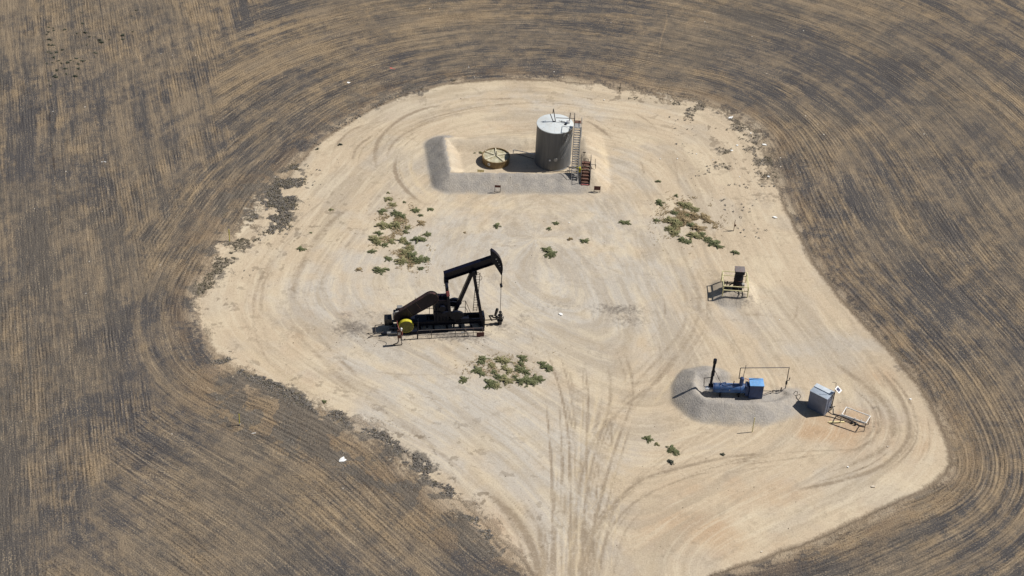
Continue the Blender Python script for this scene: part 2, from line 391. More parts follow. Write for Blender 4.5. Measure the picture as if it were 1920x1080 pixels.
DARK = [
 ([(854,195),(805,201),(764,216),(730,239),(711,261),(703,282),(705,312),(709,327)], .34, .75),
 ([(1020,184),(960,185),(900,188),(854,195)], .3, .5), ([(1130,205),(1080,197),(1010,193),(930,197),(862,208),(790,228),(745,255)], .25, .5),
 ([(860,216),(805,229),(762,248),(737,269),(726,290),(728,312)], .3, .6),
 ([(758,269),(745,290),(740,312),(745,335),(764,359),(784,376),(820,392)], .32, .8),
 ([(770,262),(752,285),(748,312),(755,338),(775,362)], .15, .45),
 ([(745,218),(722,227),(692,232),(662,242),(639,261),(624,284),(622,308)], .28, .6),
 ([(718,242),(688,261),(669,276),(662,295),(660,316)], .28, .65), ([(728,248),(700,262),(680,278),(672,300),(670,320)], .18, .5),
 ([(662,350),(649,367),(630,382),(600,410)], .35, .4), ([(640,345),(615,372),(590,400)], .3, .35),
 ([(1080,222),(1107,231),(1131,247),(1147,262),(1158,273)], .3, .75), ([(1085,214),(1112,222),(1140,240),(1160,258)], .15, .45),
 ([(1169,198),(1196,216),(1222,233),(1240,262)], .22, .5), ([(1151,236),(1173,251),(1191,276)], .2, .4),
 ([(1184,282),(1200,302),(1207,322),(1204,345)], .22, .4), ([(1240,270),(1262,300),(1272,340),(1270,380)], .25, .3),
 ([(1265,440),(1290,500),(1310,560),(1300,620),(1262,675),(1215,730),(1160,800)], .5, .4),
 ([(1230,430),(1262,500),(1285,560),(1282,610),(1250,655),(1200,710),(1150,770)], .35, .4),
 ([(1285,470),(1320,540),(1325,600),(1300,650),(1255,700)], .25, .4),
 ([(894,908),(947,952),(975,985),(995,1020),(1010,1075)], .5, .85), ([(900,925),(940,960),(966,995)], .22, .5),
 ([(960,920),(985,950),(1006,985),(1015,1020)], .45, .6), ([(980,1000),(1000,1040),(1008,1079)], .5, .5),
 ([(1021,734),(1027,790),(1033,870),(1035,966),(1039,1079)], .16, .7),
 ([(1018,640),(1047,721),(1062,790),(1067,840),(1068,884),(1070,986),(1068,1070)], .18, .8),
 ([(1055,660),(1075,740),(1078,830)], .14, .4),
 ([(1092,664),(1102,730),(1101,800),(1100,884),(1094,1006)], .17, .75),
 ([(1133,664),(1145,721),(1139,774),(1112,860),(1096,960),(1090,1040)], .3, .6),
 ([(1120,700),(1128,760),(1095,880),(1080,980)], .16, .4),
 ([(1158,640),(1180,690),(1186,746),(1160,820),(1130,920),(1104,1040)], .24, .65), ([(1150,645),(1170,700),(1176,742)], .14, .55),
 ([(1280,648),(1231,713),(1170,762),(1108,835),(1084,925),(1074,1047)], .28, .6),
 ([(1240,670),(1190,725),(1140,800),(1112,900),(1100,1000)], .2, .45),
 ([(1320,800),(1260,850),(1190,905),(1130,990),(1104,1060)], .3, .4),
 ([(1480,850),(1380,855),(1280,876),(1210,897),(1165,930),(1121,986),(1096,1047)], .3, .65),
 ([(1400,885),(1330,885),(1270,903),(1210,930),(1165,965),(1130,1030)], .25, .5),
 ([(1660,825),(1600,842),(1480,848),(1380,862),(1280,890)], .16, .45),
 ([(1580,845),(1500,858),(1420,868),(1355,876)], .16, .6), ([(1500,870),(1400,880),(1330,900)], .2, .5),
 ([(1620,665),(1635,682),(1671,721),(1693,754),(1704,788),(1702,821),(1682,850),(1640,880),(1560,905),(1460,925)], .32, .75),
 ([(1540,660),(1570,685),(1610,713),(1650,747),(1670,775),(1676,804),(1664,834),(1620,862),(1550,880)], .5, .6),
 ([(1590,705),(1628,738),(1650,775),(1648,812),(1615,842),(1560,858)], .35, .5),
 ([(1725,735),(1738,777),(1743,824),(1735,858),(1700,895)], .14, .5), ([(1480,610),(1493,590),(1494,560)], .2, .5),
 ([(1470,600),(1540,640),(1600,690)], .5, .3), ([(1340,600),(1420,590),(1500,610),(1560,650)], .4, .3),
 ([(690,370),(640,400),(590,450),(560,510),(545,570),(550,615),(580,650),(612,682),(640,710),(720,770),(800,830),(890,900)], .5, .42),
 ([(700,400),(650,430),(612,480),(580,540),(580,590),(605,640),(660,700),(740,760),(830,830)], .3, .3),
 ([(580,400),(530,450),(490,520),(475,570),(480,630),(505,680),(550,715),(590,750),(660,790),(760,850),(860,930),(920,1000)], .3, .4),
 ([(650,345),(600,380),(545,430),(505,500),(490,570),(500,640),(530,690)], .25, .35),
 ([(522,486),(497,526),(480,560)], .2, .5), ([(620,660),(655,690),(680,712)], .3, .6), ([(545,660),(600,700),(690,760)], .2, .45),
 ([(562,722),(600,750),(640,770)], .14, .7), ([(556,715),(545,735),(548,760)], .12, .5), ([(630,762),(680,790),(720,815)], .12, .6),
 ([(640,690),(760,702),(900,700),(1040,694),(1110,678)], .2, .35), ([(850,830),(930,850),(990,868)], .12, .45), ([(740,730),(800,745),(860,760)], .12, .4),
 ([(950,650),(962,690)], .12, .4), ([(900,455),(960,462),(1010,458)], .3, .35), ([(1060,500),(1110,495),(1160,510),(1190,530)], .3, .35),
 ([(1030,510),(1080,530),(1140,532)], .2, .3), ([(960,395),(1100,400),(1200,412)], .2, .3), ([(860,450),(900,470),(930,500)], .2, .3), ([(1280,300),(1330,330),(1380,360)], .2, .2),
 ([(1140,560),(1180,600),(1190,650)], .3, .3), ([(985,590),(1000,640),(1020,690)], .16, .4), ([(1100,560),(1120,620)], .16, .35),
]
LIGHT = [
 ([(1112,680),(1120,740),(1108,800),(1090,880)], .3, .7), ([(1104,700),(1090,790),(1082,880),(1075,960)], .2, .6),
 ([(1215,640),(1170,720),(1125,800),(1100,900),(1085,1000)], .25, .6), ([(1180,760),(1150,830),(1120,930)], .3, .6), ([(1205,800),(1160,870),(1130,960)], .3, .5),
 ([(1300,660),(1240,740),(1185,800)], .35, .5), ([(1250,470),(1275,540),(1290,600),(1270,640)], .35, .5), ([(1222,420),(1245,470),(1262,530)], .4, .4),
 ([(640,240),(600,290),(560,350),(520,420),(470,500)], 1.0, .45), ([(440,560),(445,620),(480,670),(560,720),(680,790)], .8, .5),
 ([(735,240),(700,262),(672,290),(650,330)], .3, .5), ([(790,270),(770,300),(775,330),(800,360),(860,385),(1000,392)], .5, .7), ([(1110,255),(1135,300),(1130,350)], .9, .7),
 ([(860,180),(960,170),(1060,172),(1150,190)], .7, .4), ([(1400,500),(1500,600),(1600,650)], .5, .3),
 ([(1040,1060),(1060,940),(1075,850)], .25, .45), ([(830,830),(900,880),(960,930)], .3, .3), ([(1370,780),(1450,800),(1530,830)], .5, .4), ([(780,370),(850,380),(950,385),(1100,378)], .4, .4),
]
Tdark, Tl2 = track_field(DARK, 9, 1, 1.5, 1.15, .9); Tlight, Td2 = track_field(LIGHT, 4, 2, 1.0, 1.2)
Tdark = np.maximum(Tdark, Td2 * .6); Tlight = np.maximum(Tlight, Tl2)
def blobs(L):
    B = np.zeros(Xf.shape, np.float32)
    for px, py, rx, ry, v in L:          # radii in metres
        cx, cy = G(px, py); q = ((Xf - cx) / rx) ** 2 + ((Yf - cy) / ry) ** 2
        sel = q < 9
        B[sel] = np.maximum(B[sel], v * np.exp(-q[sel]))
    return B
grey = blobs([(900,480,14,9,.85),(1050,560,13,9,.9),(800,540,13,9,.8),(860,760,11,9,.9),(720,660,9,6,.75),(1150,420,8,6,.7),(640,560,8,6,.7),(1000,840,8,8,.8),(1070,960,5,8,.75),(1180,520,6,6,.8),(950,640,10,5,.8),(1040,200,14,3,.5),(760,300,4,4,.5),(1620,780,3.4,2.6,.7),(1560,650,6,2.5,.6),(1380,600,5,3,.45),(1180,320,4,6,.5),(1600,900,8,1.6,.4),(1250,420,3,5,.5)])
orange = blobs([(1600,820,4,2.6,.75),(1300,1000,7,4,.65),(1540,800,4,2,.6),(560,640,1.5,4,.55),(400,700,4,3,.5),(1440,560,2,1,.4),(1600,795,3.6,2.2,1.3),(1550,812,3.5,1.4,1.1),(1500,760,1.5,1.5,.5),(1650,700,2.2,2.5,.55),(1400,930,8,3,.5),(1330,920,4,2,.5),(960,240,6,.9,.5),(470,600,2,5,.35),(1360,610,4,1.6,.35),(1260,560,1.5,4,.3),(920,1000,4,4,.5),(1500,930,6,2,.35),(1260,700,1.5,2,.4),(600,720,4,2,.35),(760,830,4,2,.35),(1760,700,2,3,.3),(1720,820,3,4,.4),(650,590,1.3,1,.5)])
stain = blobs([(660,615,1.9,1.3,.8),(850,632,3.4,.8,.8),(760,630,3.0,.7,.4),(905,628,1.2,.7,.55),(1160,580,2.7,.9,.65),(1180,600,2.1,1.1,.45),(980,600,.8,1.6,.4),(1640,765,.5,.5,.4),(1368,600,3,.5,.25),(650,590,.9,.5,.5),(1390,565,1.6,1.1,.55),(1050,575,3,1,.3),(940,612,.8,.6,.6),(1430,370,1.6,1.8,.35),(1340,215,2,1,.3),(700,590,2,1,.35),(1625,800,1.2,1.0,.35),(1770,925,.6,.4,.5),(1690,690,1.1,.7,.5),(1420,780,3,1,.0)])
# field wheel tracks and footpaths (pale) and tramlines (dark)
FD = [([(70,0),(78,60),(88,160),(98,280),(110,380),(125,485)], .22, .8), ([(0,100),(60,140),(150,150)], .3, .0), ([(1380,145),(1400,175),(1430,210),(1460,250),(1500,310),(1540,370),(1580,430)], .16, .8), ([(1690,60),(1760,170),(1840,300),(1919,420)], .16, .5), ([(1560,380),(1610,470),(1660,560)], .18, .6), ([(515,100),(560,102),(640,104)], .12, .6), ([(1800,950),(1810,1020),(1825,1079)], .15, .5), ([(510,160),(515,230),(514,280)], .12, .6), ([(380,560),(385,700),(395,800),(400,900)], .16, .6),([(372,560),(374,700),(384,800)], .12, .5)]
FL = [([(1245,0),(1250,40),(1238,80),(1236,130)], .22, .8), ([(160,30),(168,130),(180,230),(195,330)], .35, .5), ([(85,0),(90,100),(103,230)], .25, .6), ([(0,190),(5,300),(18,420),(25,500)], .4, .6),
      ([(682,0),(694,40),(702,75)], .25, .6), ([(684,860),(682,900),(686,935)], .18, .8), ([(250,1079),(330,900),(420,780)], .25, .35), ([(80,1060),(150,900),(220,770)], .2, .6),
      ([(250,70),(262,110),(270,135)], .4, .8), ([(312,75),(318,95)], .7, .7), ([(333,78),(337,98)], .4, .6), ([(1660,290),(1740,330),(1840,430),(1919,470)], .5, .4), ([(1560,270),(1640,380),(1700,470)], .6, .3), ([(1480,225),(1420,190),(1330,140),(1200,115)], .4, .6), ([(1500,280),(1560,360),(1600,380)], 1.8, .75), ([(1290,140),(1390,150),(1480,190)], .3, .5),
      ([(640,240),(590,275),(540,310),(500,350),(470,365)], .5, .5), ([(1720,700),(1790,690),(1840,650)], .22, .5), ([(1760,775),(1830,775),(1870,790)], .3, .45), ([(500,40),(440,60),(380,75),(300,90)], .4, .5), ([(250,195),(330,160),(440,130),(540,80),(640,60)], .5, .4), ([(1050,20),(1020,60),(990,110)], .22, .5), ([(920,60),(935,100),(920,130)], .2, .4), ([(380,300),(440,250),(520,215),(610,190)], .5, .35), ([(0,140),(40,142),(110,150)], .35, .4)]
Tfd = track_field(FD); Tfl = track_field(FL)
rag = blobs([(470,420,9,8,1),(450,760,9,6,1),(700,850,9,6,1),(880,960,6,6,.9),(1200,180,8,4,.9),(1380,240,6,5,1),(1420,330,3,5,.8),(400,560,3,6,.8),(760,180,8,2,.3)])
# where the old straight rows show through instead of the rounds about the pad
leftm = np.clip((-Xf - 27 + (vnoise(Xf, Yf, 12, 41, 3) - .5) * 14) / 8, 0, 1) * .9
cxt, cyt = G(250, 100); leftm = np.maximum(leftm, .5 * np.exp(-(((Xf - cxt) / 14) ** 2 + ((Yf - cyt) / 12) ** 2)))
leftm = np.clip(leftm, 0, 1)
fieldtan = blobs([(560,80,14,8,.6),(1000,60,22,7,.45),(300,150,8,12,.4),(1560,330,4,7,.9),(1640,420,3,5,.6),(520,900,12,5,.5),(700,980,9,6,.6),(400,500,6,9,.5),(350,700,5,10,.3),(1900,700,9,9,.3),(1800,860,4,9,.5),(1300,120,10,3,.5),(640,170,6,3,.5),(1560,1000,6,4,.25),(1500,500,2,5,.7),(250,960,8,8,.35),(1680,640,2,3,.6),(440,790,3,2,.9),(560,760,5,3,.4)])
fielddark = blobs([(160,300,10,26,.45),(30,250,9,26,.5),(300,420,8,14,.3),(90,900,10,14,.35),(1880,700,8,14,.3),(40,500,16,22,.5),(1850,450,12,22,.45),(1750,100,20,12,.3),(200,700,12,12,.35),(100,420,12,14,.7),(60,700,10,10,.5),(1700,120,14,10,.7),(1860,300,9,12,.6),(1400,75,9,4,.6),(1480,320,2.5,5,.9),(1780,520,6,8,.4),(620,940,7,2.5,.5),(400,880,4,7,.5),(1620,1000,7,3,.5),(1460,1070,6,2,.4),(1750,600,4,5,.5),(450,820,4,2,.4),(1060,170,7,.5,.3),(1350,60,9,4,.5),(150,1000,8,7,.4),(620,1060,6,3,.6),(940,60,6,1.4,.6),(1080,100,5,1.3,.6),(760,110,4,1,.4),(280,250,7,7,.4)])
dS = seg_dist(Xf, Yf, TB, True); dS2 = np.where((Xf > 8) & (Xf < 30) & (Yf < -4) & (Yf > -24), seg_dist(Xf, Yf, SB), 99)
insT = inside(Xf, Yf, TB)
gravel = np.maximum(np.clip((2.7 - dS) / 1.1, 0, 1) * np.where(insT, 0, 1) * np.where(Yf > 20.5, np.clip((-Xf - 6.5) / 1.0, 0, 1), 1) * np.clip((8.5 - Xf) / 2.5, 0, 1), np.clip((2.3 - dS2) / 1.0, 0, 1) * np.clip((27.5 - Xf) / 3.5, 0, 1))
gravel = np.maximum(gravel, .55 * np.clip((1.9 - np.hypot(Xf - TREAT_C[0] + .4, Yf - TREAT_C[1] + 1.2)) / .8, 0, 1))
pale = insT * np.clip(dS / 1, 0, 1) * .5 + np.clip(1 - np.abs(dS - .35) / .6, 0, 1) * insT * .7

mid_ = vnoise(Xf, Yf, 1.7, 51, 4); big_ = vnoise(Xf, Yf, 10, 52, 4)
rc = ringd + (mid_ - .5) * .25 + (vnoise(Xf, Yf, 14, 58, 2) - .5) * 3.0; al = th * 34 + vnoise(Xf, Yf, 8, 53, 2) * 3
seam = np.abs(th) > 3.0   # blend across the wrap of the angle
def ring_noise(la, lr, seed, oc=4):
    a = vnoise(al, rc, 1, seed, 1) * 0
    f = lambda A: vnoise(A / la, rc / lr, 1, seed, oc)
    n1 = f(al); n2 = f(np.where(th < 0, al + 2 * np.pi * 34, al)); t = np.clip((np.abs(th) - 2.6) / .5, 0, 1)
    return n1 * (1 - t) + n2 * t
wx = Xf + Yf * .30 + (mid_ - .5) * .2 + (vnoise(Xf, Yf, 16, 59, 2) - .5) * 2.0
row_noise = lambda lx, ly, seed, oc=4: vnoise(wx / lx, Yf / ly, 1, seed, oc)
lmix = np.clip((leftm + (mid_ - .5) * .6 - .25) / .5, 0, 1)
wR = 1 - .7 * lmix; wL = np.maximum(lmix, .22)
rbig = .5 + ((ring_noise(40, 2.0, 61) - .5) * wR + (row_noise(1.8, 45, 62) - .5) * wL)
rmed = .5 + ((ring_noise(22, .75, 63, 3) - .5) * wR + (row_noise(.75, 24, 64, 3) - .5) * wL)
sA_ = ring_noise(14, .8, 65)
# old working directions that cross the rounds faintly
crossr = vnoise((Xf * .8 - Yf * .6) / 1.1, (Xf * .6 + Yf * .8) / 26, 1, 66, 3)
pat = np.clip((vnoise(Xf, Yf, 9, 81, 4) - .33) / .34, 0, 1)
tanlow = 1.0 * (big_ - .5) + 1.1 * (mid_ - .5) + 1.3 * (rbig - .5) * (.3 + 1.4 * pat) + 2.2 * (rmed - .5) * (.25 + 1.4 * pat) + 1.0 * (crossr - .5) + .6 * (vnoise(Xf, Yf, 3.2, 68, 3) - .5) + .50 * (fieldtan - fielddark) + 1.1 * (vnoise(Xf, Yf, .55, 67, 2) - .5)
pn1 = .5 + .6 * (vnoise(Xf, Yf, 3, 71, 5) - .5) + .6 * (ring_noise(9, 1.4, 74) - .5); pn2 = .5 + .7 * (vnoise(Xf, Yf, 5, 72, 4) - .5) + .5 * (ring_noise(16, 2.2, 75) - .5); pn3 = vnoise(Xf, Yf, .8, 73, 3)
A1 = [(375,520),(385,440),(395,380),(430,345),(480,320),(560,300),(585,315),(560,380),(545,430),(500,440),(460,470),(430,500),(400,540),(372,580),(340,560),(350,480)]
A1b = [(470,345),(560,308),(572,330),(555,380),(540,425),(510,440),(490,420),(455,400)]
A2 = [(395,650),(430,672),(480,700),(560,738),(640,772),(700,800),(760,835),(825,882),(860,935),(900,975),(950,1030),(930,1079),(840,1000),(760,945),(680,905),(600,880),(520,850),(450,830),(400,800),(390,730)]
A3 = [(560,300),(640,240),(700,205),(770,178),(850,160),(850,140),(700,165),(620,205),(540,270)]
A4 = [(1085,148),(1150,150),(1260,165),(1380,210),(1445,270),(1470,330),(1420,350),(1340,310),(1320,245),(1250,205),(1160,182)]
scrub = np.zeros(Xf.shape, np.float32)
cn = vnoise(Xf, Yf, 1.5, 91, 4) + (vnoise(Xf, Yf, 5, 92, 2) - .5) * .3
for poly_px, thr, amp in ((A1, .47, .8), (A1b, .42, 1), (A2, .425, 1), (A3, .52, .8), (A4, .55, .7)):
    Pw = np.array([G(*p) for p in poly_px]); lo, hi = Pw.min(0) - 2, Pw.max(0) + 2
    sel = np.where((Xf > lo[0]) & (Xf < hi[0]) & (Yf > lo[1]) & (Yf < hi[1]))[0]
    dd = seg_dist(Xf[sel], Yf[sel], Pw, True); dd = np.where(inside(Xf[sel], Yf[sel], Pw), dd, -dd)
    v = amp * np.clip((cn[sel] - thr) / .05, 0, 1) * np.clip((dd + .6 + (vnoise(Xf[sel], Yf[sel], .9, 93, 2) - .5) * 3) / 1.5, 0, 1)
    scrub[sel] = np.maximum(scrub[sel], v * (.55 + .45 * vnoise(Xf[sel], Yf[sel], .8, 95, 2) * 1.6))
me = bpy.data.meshes.new('ground')
nv = NX * NY; me.vertices.add(nv)
me.vertices.foreach_set('co', np.column_stack([Xf, Yf, Z]).astype(np.float32).ravel())
i0 = (np.arange(NY - 1)[:, None] * NX + np.arange(NX - 1)[None, :]).ravel()
quads = np.column_stack([i0, i0 + 1, i0 + NX + 1, i0 + NX]).astype(np.int32)
nf = len(quads); me.loops.add(nf * 4); me.polygons.add(nf)
me.loops.foreach_set('vertex_index', quads.ravel())
me.polygons.foreach_set('loop_start', np.arange(nf, dtype=np.int32) * 4)
me.polygons.foreach_set('use_smooth', np.ones(nf, bool))
me.update(calc_edges=True)
def put_attr(name, a, b_, c_):
    at = me.attributes.new(name, 'FLOAT_VECTOR', 'POINT')
    at.data.foreach_set('vector', np.column_stack([a, b_, c_]).astype(np.float32).ravel())
put_attr('edge', np.clip(sd, -99, 999), rag, leftm)
put_attr('rounds', np.cos(th) * 40, np.sin(th) * 40, ringd)
put_attr('wheel', Tdark, Tlight, grey)
put_attr('tone', orange, gravel, stain)
put_attr('crop', Tfd, Tfl, fieldtan - fielddark)
put_attr('dust', pale, lmix, crossr)
put_attr('low', big_, mid_, tanlow)
put_attr('low2', sA_, pn1, pn2)
put_attr('low3', pn3, scrub, rbig)
ground = bpy.data.objects.new('ground', me); COL.objects.link(ground)
ground['kind'] = 'structure'; ground['label'] = 'pale graded well pad of sand and gravel set in ploughed dark stubble'

# ground material
m, b = newmat('soil_and_stubble'); P = b.tex('Object'); pr = b.bsdf()
Pf = b.comb(b.sep(P)[0], b.sep(P)[1], 0.0)
eg = b.sep(b.attr('edge')); rv = b.sep(b.attr('rounds')); wh = b.sep(b.attr('wheel')); to = b.sep(b.attr('tone')); cr = b.sep(b.attr('crop')); du = b.sep(b.attr('dust'))
lo = b.sep(b.attr('low')); l2 = b.sep(b.attr('low2')); l3 = b.sep(b.attr('low3'))
big, mid, sA, pn1, pn2, pn3 = lo[0], lo[1], l2[0], l2[1], l2[2], l3[0]
c5 = lambda x: b.math('SUBTRACT', x, .5)
fin = b.noise(Pf, 2.6, 3, .7); grain = b.noise(Pf, 7.5, 1, .7); lm = du[1]
rvec = b.comb(b.mul(rv[0], .09), b.mul(rv[1], .09), b.mul(b.add(rv[2], b.mul(c5(mid), .15)), 2.6))
sB = b.noise(rvec, 1, 3, .7)
warpx = b.add(b.sep(P)[0], b.add(b.mul(b.sep(P)[1], .30), b.mul(c5(mid), .12)))
lB = b.noise(b.comb(b.mul(warpx, 2.6), b.mul(b.sep(P)[1], .08), 8.0), 1, 3, .7)
rowfin = b.math('MULTIPLY_ADD', lm, b.math('SUBTRACT', lB, sB), sB)
def furrow(coord, period):
    return b.math('SINE', b.mul(b.add(coord, b.mul(c5(fin), .10)), 2 * math.pi / period))
fr = b.math('MULTIPLY_ADD', lm, b.math('SUBTRACT', furrow(warpx, .31), furrow(rv[2], .33)), furrow(rv[2], .33))
famp = b.mul(b.map(pn2, .40, .60, .15, 1), b.map(b.math('ABSOLUTE', eg[0]), 0, 30, 1, .6))
# field colour
tanness = b.add(b.add(lo[2], b.mul(c5(rowfin), 2.6)), b.add(b.mul(c5(fin), 1.7), b.mul(b.mul(fr, famp), .17)))
tm = b.map(tanness, -.62, .92, smooth=False)
fc = b.mix(b.map(big, .35, .65), (.080, .075, .075), (.110, .096, .083))
tanc = b.mix(b.map(pn2, .38, .62), (.225, .176, .124), (.275, .206, .132))
fc = b.mix(tm, fc, tanc)
fc = b.mix(b.mul(b.map(eg[0], .2, b.map(eg[1], 0, 1, 4, 11), 1, 0), b.mul(b.map(b.add(b.mul(fin, .5), b.mul(mid, .5)), .38, .60), .55)), fc, (.20, .135, .082))
fc = b.mix(b.mul(b.map(b.add(cr[0], b.mul(c5(fin), .4)), .25, .8), .75), fc, (.045, .034, .028))
fc = b.mix(b.mul(b.map(b.add(cr[1], b.mul(c5(fin), .9)), .15, .8), .6), fc, (.34, .25, .155))
sk1 = b.noise(b.comb(b.mul(rv[0], .28), b.mul(rv[1], .28), b.mul(rv[2], 6.5)), 1, 2, .75); sk2 = b.noise(b.comb(b.mul(warpx, 6.0), b.mul(b.sep(P)[1], .28), 3.0), 1, 2, .75)
spk = b.add(b.mul(b.math('MULTIPLY_ADD', lm, b.math('SUBTRACT', sk2, sk1), sk1), .50), b.mul(grain, .50))
fc = b.mix(b.mul(b.map(spk, .49, .62), b.map(pn2, .38, .62, .42, .70)), fc, (.034, .030, .031))
fc = b.mix(b.mul(b.map(spk, .47, .37), b.map(pn1, .38, .62, .35, .65)), fc, (.38, .30, .205))
straw = b.n.new('ShaderNodeTexVoronoi'); b.put(straw.inputs['Vector'], b.vmul(Pf, (1.0, .6, 1))); straw.inputs['Scale'].default_value = 1.0
fc = b.mix(b.mul(b.map(straw.outputs['Distance'], .07, .04), b.map(pn1, .60, .68)), fc, (.62, .58, .52))
# pad colour
pg = b.add(wh[2], b.add(b.mul(c5(mid), .8), b.mul(c5(sA), .7)))
pc = b.mix(b.map(pg, .1, .85), (.500, .406, .292), (.472, .434, .380))
pc = b.mix(b.mul(b.map(pn1, .5, .68), .55), pc, (.58, .49, .355))
pc = b.mix(b.mul(b.map(pn2, .5, .66), .40), pc, (.41, .365, .305))
pc = b.mix(b.mul(b.map(b.add(to[0], b.mul(c5(mid), .9)), .15, 1.1), .75), pc, (.43, .285, .170))
pc = b.mix(b.mul(b.map(sA, .50, .66), .40), pc, (.34, .275, .20))
pc = b.mix(b.mul(b.map(sB, .50, .66), .40), pc, (.37, .305, .22))
pc = b.mix(b.mul(b.map(sB, .49, .34), .42), pc, (.60, .52, .39))
pc = b.mix(b.mul(b.map(b.add(wh[0], b.mul(b.mul(c5(fin), 1.2), wh[0])), .06, .60), .75), pc, (.240, .185, .130))
pc = b.mix(b.mul(b.map(b.add(wh[1], b.mul(c5(fin), .5)), .15, .8), .55), pc, (.60, .49, .33))
pc = b.mix(b.mul(du[0], .5), pc, (.52, .46, .37))
gv = b.map(b.add(to[1], b.add(b.mul(c5(fin), .5), b.mul(c5(mid), .5))), .2, .95)
pc = b.mix(b.mul(gv, .85), pc, b.mix(b.map(pn3, .3, .7), b.mix(b.map(fin, .35, .65), (.25, .24, .235), (.34, .325, .31)), b.mix(b.map(fin, .35, .65), (.30, .283, .265), (.42, .39, .35))))
pc = b.mix(b.mul(b.map(b.add(to[2], b.mul(b.mul(c5(fin), 1.6), b.map(to[2], 0, .3))), .1, .95), .85), pc, (.13, .115, .105))
gr2 = b.add(b.mul(grain, .6), b.mul(fin, .4))
pc = b.mix(b.mul(b.map(gr2, .46, .68), .27), pc, (.22, .175, .13)); pc = b.mix(b.mul(b.map(gr2, .50, .30), .24), pc, (.70, .62, .50))
pc = b.mix(b.mul(b.map(b.add(pn3, b.mul(c5(fin), .5)), .66, .74), b.add(b.mul(eg[1], .6), .12)), pc, (.16, .125, .09))
# mask with an edge that frays where the pad is overgrown
jit = b.add(b.mul(c5(mid), b.map(eg[1], 0, 1, .8, 5.5)), b.mul(c5(fin), b.map(eg[1], 0, 1, .9, 3.4)))
msk = b.map(b.add(eg[0], jit), -.5, .5)
edge_line = b.mul(b.map(b.math('ABSOLUTE', b.add(eg[0], b.mul(jit, .6))), .0, .45, 1, 0), b.map(eg[1], 0, .6, .6, .1))
fringe = b.mul(b.map(eg[0], 0.0, b.map(eg[1], 0, 1, 1.6, 3.6), 1, 0), b.map(b.add(b.mul(fin, .5), b.mul(mid, .5)), .44, .60)); col = b.mix(b.math('MULTIPLY', msk, b.math('MULTIPLY_ADD', fringe, -.62, 1.0)), pc, fc); col = b.mix(b.mul(b.map(b.add(l3[1], b.add(b.mul(c5(fin), 1.5), b.mul(c5(spk), .8))), .25, .8), .80), col, b.mix(b.map(spk, .35, .65), (.165, .145, .122), (.075, .066, .058))); col = b.mix(edge_line, col, (.14, .10, .068))
b.put(pr.inputs['Base Color'], col); pr.inputs['Roughness'].default_value = .95; pr.inputs['Specular IOR Level'].default_value = .15
hgt = b.add(b.mul(msk, b.add(b.mul(b.mul(fr, famp), .022), b.mul(spk, .17))), b.add(b.mul(grain, b.map(to[1], 0, 1, .02, .06)), b.mul(wh[0], -.03)))
bp = b.n.new('ShaderNodeBump'); bp.inputs['Strength'].default_value = .8; bp.inputs['Distance'].default_value = 1.0
b.put(bp.inputs['Height'], hgt); b.l.new(bp.outputs[0], pr.inputs['Normal'])
me.materials.append(m)

# ================================================================ things on the pad
# ---------------------------------------------------------------- pumpjack
wx0, wy0, _ = GG(937, 607)
pj = thing('pumpjack', 'big black pumpjack with tilted walking beam and curved horsehead in the middle of the pad', 'pumpjack', (wx0, wy0, 0), 9)
b = MB()
for y in (-.95, .75): b.beam((-9.9, y, .22), (-1.5, y, .22), .18, .24)
for x in (-9.6, -8.4, -7.2, -6.0, -4.8, -3.6, -2.6, -1.7): b.beam((x, -.95, .2), (x, .75, .2), .16, .18)
b.build('base_frame', 'black', pj)
b = MB()
for y in (-.42, .42):
    b.beam((-9.3, y, .98), (-1.6, y, .98), .22, .1); b.beam((-9.3, y, .62), (-1.6, y, .62), .22, .09); b.beam((-9.3, y, .80), (-1.6, y, .80), .05, .32)
for y in (-.42, .42):
    for x in (-9.0, -6.6, -4.2, -1.9): b.beam((x, y, .3), (x, y, .62), .16, .16, (1, 0, 0))
for x in (-9.2, -7.6, -6.4, -5.2, -4.0, -2.9, -1.7): b.beam((x, -.42, .8), (x, .42, .8), .12, .34)
b.box(-9.2, -6.6, -.4, .4, 1.0, 1.04)
b.build('skid', 'black', pj)
bb = MB()
for y in (-1, 1):
    bb.beam((-2.56, y * .14, 5.98), (-1.72, y * .55, 1.02), .30, .28, (1, 0, 0)).build('samson_post_leg', 'blackbeam', pj); bb = MB()
MB().beam((-2.7, 0, 5.9), (-4.3, 0, 1.02), .32, .32, (1, 0, 0)).build('samson_post_brace', 'blackbeam', pj)
b = MB(); b.bbox(-2.95, -2.25, -.3, .3, 5.82, 6.06); b.cyl((-2.6, -.38, 6.16), (-2.6, .38, 6.16), .15, n=16);
b.build('saddle_bearing', 'black', pj)
MB().beam((-2.14, -.4, 3.3), (-2.14, .4, 3.3), .1, .16).build('cross_tie', 'black', pj)
# walking beam: I section
def isec(mb, a, c, h, wd, y=0):
    d = (Vector(c) - Vector(a)).normalized(); up = Vector((-d.z, 0, d.x))
    mb.beam(Vector(a) + up * (h / 2 - .03), Vector(c) + up * (h / 2 - .03), wd, .06, up); mb.beam(Vector(a) - up * (h / 2 - .03), Vector(c) - up * (h / 2 - .03), wd, .06, up)
    mb.beam(Vector(a), Vector(c), .07, h - .12, up)
    L = (Vector(c) - Vector(a)).length
    for i in range(1, 6): p = Vector(a) + d * L * i / 6; mb.beam(p - up * (h / 2 - .06), p + up * (h / 2 - .06), .03, wd * .95, d)
b = MB(); isec(b, (-5.05, 0, 5.66), (-.95, 0, 7.20), .80, .44); b.build('walking_beam', 'blackbeam', pj)
